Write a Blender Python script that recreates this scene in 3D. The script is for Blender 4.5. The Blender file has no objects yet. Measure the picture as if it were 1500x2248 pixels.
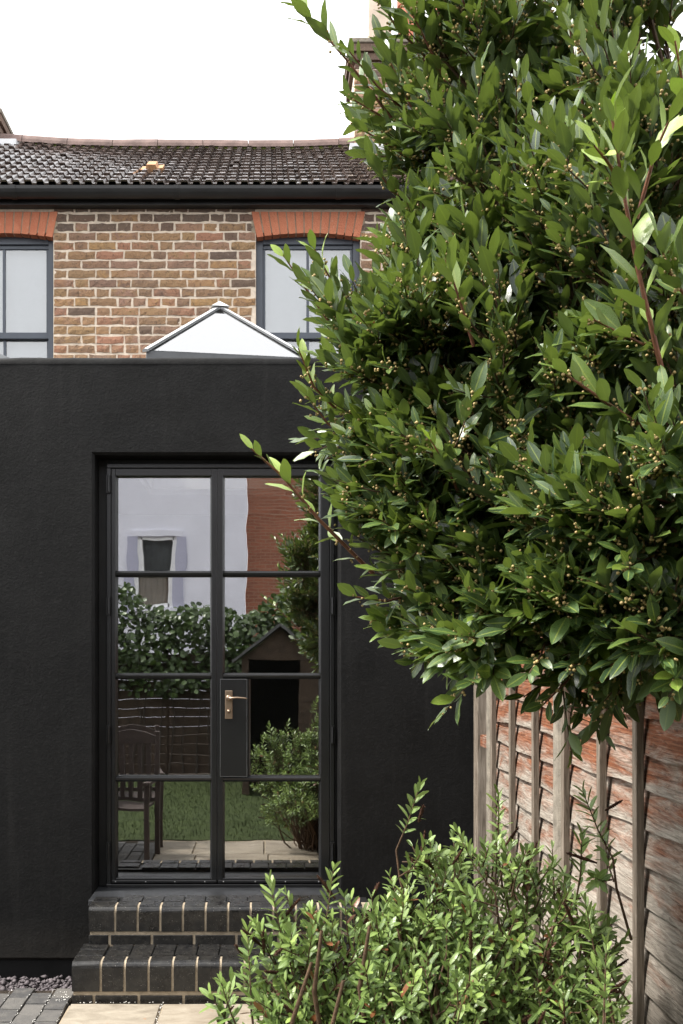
import bpy, bmesh, math, random
import numpy as np
from mathutils import Vector, Matrix, noise as mnoise
R = math.radians
random.seed(11); rng = np.random.default_rng(7)
S = bpy.context.scene
COL = S.collection

# ------------------------------------------------------------------ camera
F = 2186.0; VX, VY, CH = 590.0, 1440.0, 1.64      # focal length in photo pixels, vanishing point, eye height
cam = bpy.data.cameras.new('camera'); camo = bpy.data.objects.new('camera', cam); COL.objects.link(camo)
cam.sensor_fit = 'AUTO'; cam.sensor_width = 36; cam.lens = F / 2248 * 36
cam.shift_x = (750 - VX) / 2248; cam.shift_y = (VY - 1124) / 2248
cam.clip_start = .05; cam.clip_end = 1000
camo.location = (0, 0, CH); camo.rotation_euler = (R(90), 0, 0)
S.camera = camo

# ------------------------------------------------------------------ light
SUN = Vector((-.60, -.12, .79)).normalized()
w = bpy.data.worlds.new('World'); S.world = w; w.use_nodes = True
nt = w.node_tree; bg = nt.nodes['Background']
sky = nt.nodes.new('ShaderNodeTexSky'); sky.sky_type = 'NISHITA'; sky.sun_disc = False
sky.sun_elevation = math.asin(SUN.z); sky.sun_rotation = math.atan2(SUN.x, SUN.y)
sky.dust_density = 4; sky.air_density = 1.0
hs = nt.nodes.new('ShaderNodeHueSaturation'); hs.inputs['Saturation'].default_value = .08
nt.links.new(sky.outputs[0], hs.inputs['Color'])
mx = nt.nodes.new('ShaderNodeMix'); mx.data_type = 'RGBA'; mx.inputs[0].default_value = .75
nt.links.new(hs.outputs[0], mx.inputs[6]); mx.inputs[7].default_value = (10.5, 10.6, 10.8, 1)
nt.links.new(mx.outputs[2], bg.inputs['Color']); bg.inputs['Strength'].default_value = .085
sl = bpy.data.lights.new('sun', 'SUN'); sl.energy = 2.6; sl.angle = R(10); sl.color = (1, .96, .9)
so = bpy.data.objects.new('sun', sl); COL.objects.link(so); so.location = (-4, -2, 9)
so.rotation_euler = (-SUN).to_track_quat('-Z', 'Y').to_euler()
S.view_settings.view_transform = 'Standard'; S.view_settings.look = 'None'
S.view_settings.exposure = 1.68; S.view_settings.gamma = 1
S.cycles.use_denoising = True; S.cycles.max_bounces = 8; S.cycles.transparent_max_bounces = 16
S.cycles.caustics_reflective = False; S.cycles.caustics_refractive = False

def P(x, y, D):                                  # a measured photo point at distance D, in metres
    return Vector(((x - VX) * D / F, D, CH + (VY - y) * D / F))

# ------------------------------------------------------------------ material helpers
class M:
    def __init__(s, name, rough=.6, spec=.5, metal=0, col=None):
        s.m = bpy.data.materials.new(name); s.m.use_nodes = True; s.t = s.m.node_tree
        s.b = s.t.nodes['Principled BSDF']; s.out = s.t.nodes['Material Output']
        s.b.inputs['Roughness'].default_value = rough; s.b.inputs['Specular IOR Level'].default_value = spec
        s.b.inputs['Metallic'].default_value = metal
        if col: s.b.inputs['Base Color'].default_value = (*col, 1)
    def n(s, typ, **kw):
        k = s.t.nodes.new('ShaderNode' + typ)
        for a, v in kw.items():
            if isinstance(v, bpy.types.NodeSocket): s.t.links.new(v, k.inputs[a.replace('_', ' ')])
            elif a.replace('_', ' ') in k.inputs and not hasattr(k, a): k.inputs[a.replace('_', ' ')].default_value = v
            else: setattr(k, a, v)
        return k
    def link(s, a, b): s.t.links.new(a, b)
    def pos(s, obj=False, offs=True, scale=(1, 1, 1)):
        if obj: c = s.n('TexCoord').outputs['Object']
        else: c = s.n('NewGeometry').outputs['Position']
        if offs:
            r = s.n('ObjectInfo').outputs['Random']
            mu = s.n('Math', operation='MULTIPLY'); s.link(r, mu.inputs[0]); mu.inputs[1].default_value = 37.0
            a = s.n('VectorMath', operation='ADD'); s.link(c, a.inputs[0]); s.link(mu.outputs[0], a.inputs[1]); c = a.outputs[0]
        mp = s.n('Mapping'); s.link(c, mp.inputs['Vector']); mp.inputs['Scale'].default_value = scale
        return mp.outputs[0]
    def noise(s, vec, scale, detail=4, rough=.6, dist=0):
        k = s.n('TexNoise'); s.link(vec, k.inputs['Vector']); k.inputs['Scale'].default_value = scale
        k.inputs['Detail'].default_value = detail; k.inputs['Roughness'].default_value = rough
        k.inputs['Distortion'].default_value = dist
        return k.outputs['Fac']
    def ramp(s, fac, stops, interp='LINEAR'):
        k = s.n('ValToRGB'); s.link(fac, k.inputs[0]); e = k.color_ramp; e.interpolation = interp
        while len(e.elements) < len(stops): e.elements.new(.5)
        for el, (p, c) in zip(e.elements, stops):
            el.position = p; el.color = (*c, 1) if len(c) == 3 else c
        return k.outputs[0]
    def mix(s, f, a, b, blend='MIX'):
        k = s.n('Mix', data_type='RGBA', blend_type=blend)
        for i, v in ((0, f), (6, a), (7, b)):
            if isinstance(v, bpy.types.NodeSocket): s.link(v, k.inputs[i])
            elif i == 0: k.inputs[0].default_value = v
            else: k.inputs[i].default_value = (*v, 1)
        return k.outputs[2]
    def math(s, op, a, b=0.0, clamp=False):
        k = s.n('Math', operation=op, use_clamp=clamp)
        for i, v in ((0, a), (1, b)):
            if isinstance(v, bpy.types.NodeSocket): s.link(v, k.inputs[i])
            else: k.inputs[i].default_value = v
        return k.outputs[0]
    def base(s, c): s.link(c, s.b.inputs['Base Color'])
    def rough(s, c): s.link(c, s.b.inputs['Roughness'])
    def bump(s, h, strength=.4, dist=.01):
        k = s.n('Bump'); s.link(h, k.inputs['Height']); k.inputs['Strength'].default_value = strength
        k.inputs['Distance'].default_value = dist; s.link(k.outputs[0], s.b.inputs['Normal'])
G = lambda v: (v, v, v)
MAT = {}
def simple(name, col, rough=.6, spec=.5, metal=0, var=.25, scale=8, bump=.15, bs=60, bd=.004):
    m = M(name, rough, spec, metal); v = m.pos()
    f = m.noise(v, scale, 5)
    lo = tuple(c * (1 - var) for c in col); hi = tuple(min(1, c * (1 + var)) for c in col)
    m.base(m.ramp(f, [(.3, lo), (.7, hi)]))
    if bump: m.bump(m.noise(v, bs, 4), bump, bd)
    MAT[name] = m.m; return m

# black render: fine stipple, faint trowel marks
m = M('black_render', .62, .16); v = m.pos(offs=False)
f = m.noise(v, 2.2, 6, .65); sz = m.n('SeparateXYZ'); m.link(m.n('NewGeometry').outputs['Position'], sz.inputs[0])
dirt = m.math('MULTIPLY', m.math('SUBTRACT', .22, sz.outputs['Z'], True), m.math('MULTIPLY', m.noise(v, 14, 6, .7), 3.0), True)
cw = m.ramp(f, [(.3, G(.0028)), (.72, (.0072, .0070, .0068))]); cw = m.mix(m.math('MULTIPLY', m.ramp(m.noise(m.pos(offs=False, scale=(9, 1, .5)), 1.4, 6, .7), [(.55, G(0)), (.72, G(1))]), .5), cw, (.013, .0126, .012)); cw = m.mix(m.math('MULTIPLY', m.ramp(m.noise(v, 38, 5, .7), [(.52, G(0)), (.7, G(1))]), .45), cw, (.016, .0155, .015))
m.base(m.mix(dirt, cw, (.035, .031, .026)))
n1 = m.noise(v, 75, 4, .65); n2 = m.noise(v, 6, 4, .55); h = m.math('ADD', m.math('MULTIPLY', n1, .5), m.math('MULTIPLY', n2, .8))
m.bump(h, .5, .008); m.rough(m.ramp(m.noise(v, 5, 4), [(.3, G(.5)), (.7, G(.72))])); MAT['black_render'] = m.m
simple('black_metal', (.008, .008, .0085), .32, .5, var=.2, bump=.06, bs=140)
simple('black_lining', (.006, .006, .006), .6, .3)
simple('black_gutter', (.009, .009, .009), .42, .5, var=.5, scale=5, bump=.1)
simple('bitumen', (.006, .006, .006), .8, .2)
simple('slate_sill', (.02, .021, .023), .38, .5, var=.3)
simple('grey_frame', (.055, .066, .085), .42, .5, var=.1, bump=.03)
simple('pale_metal', (.50, .51, .51), .45, .4, .2, var=.08, bump=.03)
simple('dark_kerb', (.09, .095, .10), .5, var=.15)
simple('felt_roof', (.10, .10, .10), .85)
simple('plaster', (.80, .79, .75), .8, .3, var=.05, bump=.05)
simple('grey_wall', (.22, .215, .20), .8, .3, var=.06, bump=.05)
simple('wood_floor', (.10, .06, .035), .45, var=.3)
simple('bronze', (.34, .25, .18), .34, .5, .9, var=.15, bump=.03)
simple('steel', (.7, .7, .7), .3, .5, .9, var=.05, bump=0)
simple('silver_edge', (.35, .36, .37), .35, .5, .7, var=.05, bump=0)
simple('mortar_cream', (.66, .56, .45), .9, .2, var=.16, scale=25, bump=.8, bs=140, bd=.006)
simple('mortar_tan', (.31, .255, .185), .9, .2, var=.3, scale=20, bump=.7, bs=160, bd=.004)
simple('lead', (.55, .56, .58), .5, .4, var=.15)
simple('terracotta_pot', (.42, .15, .09), .75, .3, var=.2)
simple('cream_pot', (.55, .45, .36), .8, .3, var=.2, scale=6)
simple('concrete', (.20, .175, .14), .9, .3, var=.35, scale=14, bump=.6, bs=120, bd=.006)
simple('soil', (.035, .027, .02), .95, .2, var=.4, scale=14, bump=1, bs=40, bd=.03)
simple('white_wall', (.72, .72, .79), .85, .2, var=.05, scale=1.5, bump=.1)
simple('white_paint', (.80, .80, .80), .5, .4, var=.04)
simple('curtain', (.30, .30, .30), .9, .2, var=.3, scale=3)
simple('blind', (.62, .62, .64), .9, .2, var=.03, bump=0)
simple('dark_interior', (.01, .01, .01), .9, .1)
simple('old_shed_wood', (.06, .042, .03), .85, .2, var=.35, scale=10, bump=.5, bs=50)
simple('chair_wood', (.055, .04, .035), .6, .4, var=.3, scale=14)
simple('twig_brown', (.085, .05, .028), .75, .3, var=.4, scale=40, bump=.6, bs=200)
simple('twig_red', (.17, .065, .04), .6, .4, var=.35, scale=40, bump=.3, bs=200)
simple('bark', (.05, .042, .034), .9, .2, var=.4, scale=20, bump=.9, bs=60, bd=.01)
simple('bud', (.40, .29, .12), .5, .4, var=.35, scale=90, bump=0)
simple('spent_flower', (.045, .020, .011), .9, .2, var=.5, scale=120, bump=.5, bs=300)
simple('red_petal', (.5, .01, .008), .6)
simple('white_grit', (.75, .73, .68), .9, .2, var=.1, bump=0)
simple('slate_chip', (.09, .076, .08), .7, .4, var=.5, scale=30, bump=.4)
simple('moss', (.10, .12, .03), .95, .1, var=.4, scale=60)

# stock brick, random tone for each brick
def brickmat(name, cols, spots=.35, sootv=1.0, rough=.88):
    m = M(name, rough, .25); r = m.n('ObjectInfo').outputs['Random']; v = m.pos(obj=True)
    k = len(cols); base = m.ramp(r, [((i + .5) / k, c) for i, c in enumerate(cols)])
    f = m.noise(v, 14, 6, .7, .6)
    c2 = m.mix(m.ramp(f, [(.38, G(0)), (.62, G(1))]), base, m.ramp(m.math('FRACT', m.math('MULTIPLY', r, 7.31)), [((i + .5) / k, c) for i, c in enumerate(cols)]))
    d = m.noise(v, 32, 5, .75, 1.2)
    c3 = m.mix(m.math('MULTIPLY', m.ramp(d, [(.52, G(0)), (.68, G(1))]), spots), c2, (.035, .028, .024))
    l = m.noise(v, 55, 4, .7)
    c4 = m.mix(m.math('MULTIPLY', m.ramp(l, [(.60, G(0)), (.72, G(1))]), .45), c3, (.55, .44, .33))
    m.base(c4); hh = m.math('ADD', m.math('MULTIPLY', d, .6), m.noise(v, 110, 4, .7)); m.bump(hh, .9, .007)
    MAT[name] = m.m
brickmat('stock_brick', [(.29, .175, .10), (.33, .215, .11), (.23, .145, .10), (.30, .18, .13), (.40, .24, .105), (.20, .13, .10), (.31, .20, .11), (.35, .18, .115)], .75)
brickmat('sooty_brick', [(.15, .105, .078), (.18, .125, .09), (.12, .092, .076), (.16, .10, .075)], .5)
brickmat('red_brick', [(.50, .18, .10), (.55, .21, .12), (.47, .16, .09)], .10)
m = M('engineering_brick', .3, .4); v = m.pos(obj=True); r = m.n('ObjectInfo').outputs['Random']
c = m.mix(r, (.006, .006, .0065), (.013, .0125, .012)); f = m.noise(v, 25, 5, .7)
c = m.mix(m.math('MULTIPLY', m.ramp(f, [(.45, G(0)), (.78, G(1))]), .6), c, (.045, .042, .036))
f2 = m.noise(v, 240, 2, .5); c = m.mix(m.ramp(f2, [(.70, G(0)), (.74, G(1))]), c, (.35, .33, .3)); m.base(c)
m.rough(m.ramp(m.noise(v, 18, 4), [(.3, G(.18)), (.7, G(.42))])); m.bump(m.noise(v, 130, 4, .7), .22, .003); MAT['engineering_brick'] = m.m
m = M('paver', .55, .45); v = m.pos(obj=True); r = m.n('ObjectInfo').outputs['Random']
c = m.mix(r, (.05, .049, .049), (.125, .118, .108)); f = m.noise(v, 20, 6, .7)
c = m.mix(m.ramp(f, [(.45, G(0)), (.8, G(.8))]), c, (.15, .14, .125)); m.base(c); m.bump(m.noise(v, 90, 5, .7), .6, .005); MAT['paver'] = m.m
m = M('sandstone', .72, .35); v = m.pos(obj=True); r = m.n('ObjectInfo').outputs['Random']
c = m.mix(r, (.20, .162, .115), (.165, .142, .11)); f = m.noise(m.pos(obj=True, scale=(1, 2.4, 1)), 5, 7, .65, .8)
c = m.mix(m.ramp(f, [(.35, G(0)), (.7, G(1))]), c, (.32, .28, .22)); f = m.noise(v, 16, 5, .7, 1)
c = m.mix(m.math('MULTIPLY', m.ramp(f, [(.62, G(0)), (.72, G(1))]), .7), c, (.30, .14, .06))
m.base(c); m.bump(m.noise(v, 40, 6, .7), .4, .006); MAT['sandstone'] = m.m
# concrete roof tile, wet
m = M('roof_tile', .25, 1.0); v = m.pos(obj=True); r = m.n('ObjectInfo').outputs['Random']
c = m.mix(r, (.040, .029, .025), (.070, .050, .042)); f = m.noise(v, 28, 5, .7)
c = m.mix(m.ramp(f, [(.55, G(0)), (.8, G(.6))]), c, (.13, .11, .09)); m.base(c)
m.rough(m.ramp(m.noise(v, 10, 4), [(.3, G(.08)), (.75, G(.2))])); m.bump(m.noise(v, 120, 4, .7), .08, .002); MAT['roof_tile'] = m.m
simple('vent_tile', (.40, .22, .11), .7, .3, var=.3, scale=20)
simple('ridge_clay', (.145, .10, .088), .8, .3, var=.4, scale=7, bump=.5, bs=50)
# fence boards: orange-brown heart, silvered face and edges, more weather low down
def fencewood(name, low):
    m = M(name, .78, .25)
    g = m.pos(obj=False, scale=(22, 2.2, 26)); g2 = m.pos(obj=False, scale=(8, 1.6, 9)); v = m.pos()
    grain = m.noise(g, 3.6, 9, .72, 1.2)
    knot = m.noise(g2, 1.1, 3, .5, 2.8)
    wv = m.n('TexWave', wave_type='BANDS', bands_direction='Z'); m.link(g2, wv.inputs['Vector'])
    wv.inputs['Scale'].default_value = 2.6; wv.inputs['Distortion'].default_value = 9; wv.inputs['Detail'].default_value = 4; wv.inputs['Detail Scale'].default_value = .6
    c = m.mix(m.ramp(grain, [(.34, G(0)), (.66, G(1))]), (.040, .017, .010), (.25, .084, .036))
    c = m.mix(m.math('MULTIPLY', m.ramp(wv.outputs['Fac'], [(.6, G(0)), (1, G(1))]), .35), c, (.27, .15, .09))
    sep = m.n('SeparateXYZ'); m.link(m.n('NewGeometry').outputs['Position'], sep.inputs[0])
    zz = m.math('MULTIPLY', m.math('SUBTRACT', 1.40, sep.outputs['Z']), low)
    wf = m.math('ADD', zz, m.math('MULTIPLY', m.noise(m.pos(scale=(1, .55, 2.6)), 5.5, 7, .72, .7), 2.4))
    wf = m.math('ADD', wf, m.math('MULTIPLY', grain, .5))
    att = m.n('Attribute'); att.attribute_name = 'edge'
    wf = m.math('ADD', wf, m.math('MULTIPLY', att.outputs['Fac'], .45))
    wm = m.ramp(m.math('MULTIPLY', wf, .4), [(.62, G(0)), (.85, G(1))])
    gcol = m.mix(m.ramp(grain, [(.3, G(0)), (.7, G(1))]), (.085, .068, .052), (.40, .355, .30))
    c = m.mix(wm, c, gcol); c = m.mix(m.math('MULTIPLY', m.ramp(knot, [(.66, G(0)), (.74, G(1))]), .8), c, (.05, .028, .018))
    m.base(c); m.bump(m.math('ADD', grain, m.math('MULTIPLY', wv.outputs['Fac'], .12)), .6, .005); MAT[name] = m.m
fencewood('fence_board', .85)
m = M('fence_batten', .85, .2); g = m.pos(scale=(25, 25, 2.2)); f = m.noise(g, 3, 7, .65, .6)
m.base(m.ramp(f, [(.3, (.075, .06, .045)), (.55, (.17, .14, .11)), (.75, (.27, .235, .195))])); m.bump(f, .6, .006); MAT['fence_batten'] = m.m
# far red brick wall (only seen mirrored in the door)
m = M('far_red_brick', .9, .2); sep = m.n('SeparateXYZ'); m.link(m.n('NewGeometry').outputs['Position'], sep.inputs[0])
cb = m.n('CombineXYZ'); m.link(sep.outputs['X'], cb.inputs['X']); m.link(sep.outputs['Z'], cb.inputs['Y'])
bt = m.n('TexBrick'); m.link(cb.outputs[0], bt.inputs['Vector'])
for k_, v_ in (('Scale', 1), ('Mortar Size', .010), ('Brick Width', .225), ('Row Height', .075)): bt.inputs[k_].default_value = v_
bt.inputs['Color1'].default_value = (.30, .105, .06, 1); bt.inputs['Color2'].default_value = (.19, .065, .04, 1); bt.inputs['Mortar'].default_value = (.28, .2, .15, 1)
m.base(m.mix(m.math('MULTIPLY', m.noise(m.pos(), 3, 5), .5), bt.outputs['Color'], (.36, .15, .09))); MAT['far_red_brick'] = m.m
m = M('lawn', .9, .2); v = m.pos(offs=False); m.base(m.ramp(m.noise(v, 5, 6), [(.3, (.024, .036, .010)), (.7, (.045, .064, .017))])); m.bump(m.noise(v, 60, 4), .8, .03); MAT['lawn'] = m.m
# glass
def glass(name, refl, tint=(1, 1, 1), wob=0):
    m = M(name); t = m.t
    gl = m.n('BsdfGlossy'); gl.inputs['Roughness'].default_value = 0.0
    tr = m.n('BsdfTransparent'); tr.inputs['Color'].default_value = (*tint, 1)
    lw = m.n('LayerWeight'); lw.inputs['Blend'].default_value = .25
    f = m.math('ADD', m.math('MULTIPLY', lw.outputs['Fresnel'], 1.0), refl, clamp=True)
    ms = m.n('MixShader'); m.link(f, ms.inputs[0]); m.link(tr.outputs[0], ms.inputs[1]); m.link(gl.outputs[0], ms.inputs[2])
    if wob:
        k = m.n('Bump'); m.link(m.noise(m.pos(), 3.2, 2, .4), k.inputs['Height']); k.inputs['Strength'].default_value = wob; k.inputs['Distance'].default_value = .01
        m.link(k.outputs[0], gl.inputs['Normal'])
    m.link(ms.outputs[0], m.out.inputs['Surface']); MAT[name] = m.m
glass('door_glass', .42, (.95, .96, .95), .05); glass('window_glass', .16, (.85, .87, .88))
glass('lantern_glass', .44, (.95, .96, .96))
# leaves: attribute "leaf" = (random, youth, across, dead)
def leafmat(name, dark, mid, young, rib, under, deadc, rough=.3, wet=.5, transl=.16, ribw=.10):
    m = M(name, rough, .5); at = m.n('Attribute'); at.attribute_name = 'leaf'
    sp = m.n('SeparateColor'); m.link(at.outputs['Color'], sp.inputs[0]); v = m.pos(offs=False)
    f = m.math('ADD', m.math('MULTIPLY', sp.outputs[0], .75), m.math('MULTIPLY', m.noise(v, 60, 3), .4))
    c = m.mix(m.ramp(f, [(.2, G(0)), (.95, G(1))]), dark, mid); c = m.mix(sp.outputs[1], c, young)
    c = m.mix(m.ramp(sp.outputs[2], [(0, G(1)), (ribw * .5, G(.9)), (ribw * 1.3, G(0)), (.93, G(0)), (1, G(.55))]), c, rib)
    c = m.mix(at.outputs['Alpha'], c, deadc)
    bf = m.n('NewGeometry').outputs['Backfacing']
    c = m.mix(m.math('MULTIPLY', bf, .75), c, under); m.base(c)
    rr = m.ramp(m.noise(v, 420, 2, .5), [(.42, G(rough * .65)), (.62, G(rough * 1.45))]); m.rough(m.mix(bf, rr, G(.65)))
    m.bump(m.noise(v, 330, 2, .5), .14, .002)
    m.b.inputs['Coat Weight'].default_value = wet * .25; m.b.inputs['Coat Roughness'].default_value = .44
    tl = m.n('BsdfTranslucent'); m.link(m.mix(.5, c, young), tl.inputs['Color'])
    ms = m.n('MixShader'); ms.inputs[0].default_value = transl; m.link(m.b.outputs[0], ms.inputs[1]); m.link(tl.outputs[0], ms.inputs[2])
    m.link(ms.outputs[0], m.out.inputs['Surface']); MAT[name] = m.m
leafmat('bay_leaf', (.013, .036, .010), (.066, .118, .026), (.36, .50, .05), (.20, .25, .045), (.095, .14, .05), (.30, .085, .03), .42, 2.6)
leafmat('hebe_leaf', (.036, .074, .016), (.115, .19, .038), (.28, .38, .09), (.24, .32, .11), (.17, .23, .09), (.17, .06, .022), .50, .3, .2, .09)
leafmat('ivy_leaf', (.010, .022, .006), (.035, .06, .016), (.12, .2, .04), (.1, .16, .05), (.07, .11, .04), (.3, .1, .03), .45, .1, .12)

# ------------------------------------------------------------------ object helpers
def tag(o, label=None, cat=None, group=None, kind=None):
    if label: o['label'] = label
    if cat: o['category'] = cat
    if group: o['group'] = group
    if kind: o['kind'] = kind
    return o
def link(name, me, parent=None, loc=(0, 0, 0), rot=(0, 0, 0)):
    o = bpy.data.objects.new(name, me); COL.objects.link(o)
    o.location = loc; o.rotation_euler = rot
    if parent is not None: o.parent = parent
    return o
def empty(name, loc=(0, 0, 0), parent=None): 
    o = link(name, None, parent, loc); o.empty_display_size = .1; return o
class MB:
    def __init__(s): s.v = []; s.f = []
    def add(s, vs, fs):
        b = len(s.v); s.v += [tuple(p) for p in vs]; s.f += [tuple(i + b for i in f) for f in fs]; return s
    def box(s, x0, x1, y0, y1, z0, z1, M_=None):
        vs = [Vector((x, y, z)) for x in (x0, x1) for y in (y0, y1) for z in (z0, z1)]
        if M_ is not None: vs = [M_ @ p for p in vs]
        return s.add(vs, [(0, 1, 3, 2), (4, 6, 7, 5), (0, 4, 5, 1), (2, 3, 7, 6), (0, 2, 6, 4), (1, 5, 7, 3)])
    def prism(s, prof, a, b, axis):               # convex or simple profile extruded along an axis
        n = len(prof); vs = []
        for t in (a, b):
            for (p, q) in prof:
                vs.append({'x': (t, p, q), 'y': (p, t, q), 'z': (p, q, t)}[axis])
        fs = [(i, (i + 1) % n, n + (i + 1) % n, n + i) for i in range(n)] + [tuple(range(n))[::-1], tuple(range(n, 2 * n))]
        return s.add(vs, fs)
    def tube(s, pts, rad, k=6, cap=True):
        pts = [Vector(p) for p in pts]; n = len(pts)
        if not hasattr(rad, '__len__'): rad = [rad] * n
        vs = []; ref = None
        for i, p in enumerate(pts):
            d = (pts[min(i + 1, n - 1)] - pts[max(i - 1, 0)]).normalized()
            if ref is None: ref = d.orthogonal().normalized()
            a = (ref - d * ref.dot(d)).normalized(); ref = a; b = d.cross(a)
            for j in range(k):
                t = 2 * math.pi * j / k; vs.append(p + (a * math.cos(t) + b * math.sin(t)) * rad[i])
        fs = [(i * k + j, i * k + (j + 1) % k, (i + 1) * k + (j + 1) % k, (i + 1) * k + j) for i in range(n - 1) for j in range(k)]
        if cap: fs += [tuple(range(k))[::-1], tuple(range((n - 1) * k, n * k))]
        return s.add(vs, fs)
    def lathe(s, prof, c, k=16):
        n = len(prof); vs = [(c[0] + r * math.cos(2 * math.pi * j / k), c[1] + r * math.sin(2 * math.pi * j / k), c[2] + z) for r, z in prof for j in range(k)]
        fs = [(i * k + j, i * k + (j + 1) % k, (i + 1) * k + (j + 1) % k, (i + 1) * k + j) for i in range(n - 1) for j in range(k)]
        return s.add(vs, fs + [tuple(range(k))[::-1], tuple(range((n - 1) * k, n * k))])
    def mesh(s, name, mat, smooth=False):
        me = bpy.data.meshes.new(name); me.from_pydata(s.v, [], s.f); me.materials.append(MAT[mat])
        bm = bmesh.new(); bm.from_mesh(me); bmesh.ops.recalc_face_normals(bm, faces=bm.faces); bm.to_mesh(me); bm.free()
        if smooth: me.polygons.foreach_set('use_smooth', [True] * len(me.polygons))
        me.update(); return me
    def obj(s, name, mat, parent=None, smooth=False, bevel=0, loc=(0, 0, 0), rot=(0, 0, 0)):
        o = link(name, s.mesh(name, mat, smooth), parent, loc, rot)
        if bevel:
            b = o.modifiers.new('bevel', 'BEVEL'); b.width = bevel; b.segments = 2; b.limit_method = 'ANGLE'
        return o
def box(name, mat, parent, x0, x1, y0, y1, z0, z1, bevel=0):
    c = Vector(((x0 + x1) / 2, (y0 + y1) / 2, (z0 + z1) / 2)); a, b, d = (x1 - x0) / 2, (y1 - y0) / 2, (z1 - z0) / 2
    return MB().box(-a, a, -b, b, -d, d).obj(name, mat, parent, bevel=bevel, loc=c)
def np_mesh(name, mat, V, Fq, leaf=None, smooth=True):
    """V (n,3), Fq (m,k) faces of equal size"""
    me = bpy.data.meshes.new(name); V = np.asarray(V, np.float32); Fq = np.asarray(Fq, np.int32); m_, k = Fq.shape
    me.vertices.add(len(V)); me.vertices.foreach_set('co', V.ravel())
    me.loops.add(m_ * k); me.loops.foreach_set('vertex_index', Fq.ravel())
    me.polygons.add(m_); me.polygons.foreach_set('loop_start', np.arange(0, m_ * k, k, dtype=np.int32))
    me.polygons.foreach_set('loop_total', np.full(m_, k, np.int32))
    if smooth: me.polygons.foreach_set('use_smooth', np.ones(m_, bool))
    me.materials.append(MAT[mat]); me.update(calc_edges=True)
    if leaf is not None:
        a = me.attributes.new('leaf', 'FLOAT_COLOR', 'POINT'); a.data.foreach_set('color', np.asarray(leaf, np.float32).ravel())
    me.validate(); return me

# ------------------------------------------------------------------ ground
def sheet(name, mat, x0, x1, y0, y1, z, kind='structure'):
    o = MB().add([(x0, y0, z), (x1, y0, z), (x1, y1, z), (x0, y1, z)], [(0, 1, 2, 3)]).obj(name, mat); tag(o, kind=kind); return o
sheet('ground', 'soil', -150, 150, -150, 150, -.19)
sheet('lawn', 'lawn', -4.5, 1.1, -2.75, 2.3, -.01)
# sandstone patio: slabs on a bed
patio = box('patio', 'mortar_tan', None, -.945, 1.12, 2.3, 4.715, -.11, -.016); tag(patio, kind='structure')
def slab_mesh(w_, d_, sd):
    rr = random.Random(sd); n = 7; vs = []; b = MB()
    per = []
    for (ax, ay, bx, by) in ((-1, -1, 1, -1), (1, -1, 1, 1), (1, 1, -1, 1), (-1, 1, -1, -1)):
        for i in range(n):
            t = i / n; x = ax + (bx - ax) * t; y = ay + (by - ay) * t
            per.append((x * w_ / 2 + rr.uniform(-.003, .003), y * d_ / 2 + rr.uniform(-.003, .003)))
    k = len(per)
    top = [(x * .985, y * .985, 0) for x, y in per]; mid = [(x, y, -.006) for x, y in per]; bot = [(x, y, -.03) for x, y in per]
    fs = [(i, (i + 1) % k, k + (i + 1) % k, k + i) for i in range(k)] + [(k + i, k + (i + 1) % k, 2 * k + (i + 1) % k, 2 * k + i) for i in range(k)] + [tuple(range(k))]
    return b.add(top + mid + bot, fs).mesh('slab', 'sandstone')
def rel(o, parent):                               # keep world placement under a moved parent
    o.parent = parent; o.matrix_parent_inverse = Matrix.Translation(parent.location).inverted()
y = 4.708; row = 0
while y > 2.5:
    d_ = .58; x = -.938 - (0, .2, .1, .3)[row % 4]; 
    for wd in ((.435, .6, .45, .6, .45) if row % 2 == 0 else (.6, .6, .45, .6, .6)):
        x0 = max(x, -.938); x1 = min(x + wd, 1.11)
        if x1 - x0 > .1:
            o = link('slab', slab_mesh(x1 - x0 - .012, d_ - .012, random.random()), None, ((x0 + x1) / 2, y - d_ / 2, random.uniform(-.002, .002) - .002)); rel(o, patio)
        x += wd
    y -= d_; row += 1
# block paving to the left
paving = box('paving', 'soil', None, -2.7, -.95, 2.3, 4.94, -.11, -.02); tag(paving, kind='structure')
pm = []
for i in range(5):
    rr = random.Random(i); b = MB(); e = .006
    j = lambda: rr.uniform(-.002, .002)
    t = [(-.046 + j(), -.072 + j(), 0), (.046 + j(), -.072 + j(), 0), (.046 + j(), .072 + j(), 0), (-.046 + j(), .072 + j(), 0)]
    mid = [(x * 1.03, y * 1.015, -.005) for x, y, z in t]; bt_ = [(x, y, -.05) for x, y, z in mid]
    b.add(t + mid + bt_, [(0, 1, 2, 3)] + [(i_, (i_ + 1) % 4, 4 + (i_ + 1) % 4, 4 + i_) for i_ in range(4)] + [(4 + i_, 4 + (i_ + 1) % 4, 8 + (i_ + 1) % 4, 8 + i_) for i_ in range(4)])
    pm.append(b.mesh('paver', 'paver'))
for c_ in range(17):
    for r_ in range(17):
        px = -1.0 - c_ * .1025; py = 4.86 - r_ * .154 + (.077 if c_ % 2 else 0)
        if py > 4.87 or py < 2.4: continue
        o = link('paver', random.choice(pm), None, (px, py, -.004 + random.uniform(-.003, .003)), (random.uniform(-.01, .01), random.uniform(-.012, .012), random.uniform(-.02, .02))); rel(o, paving)
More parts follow.
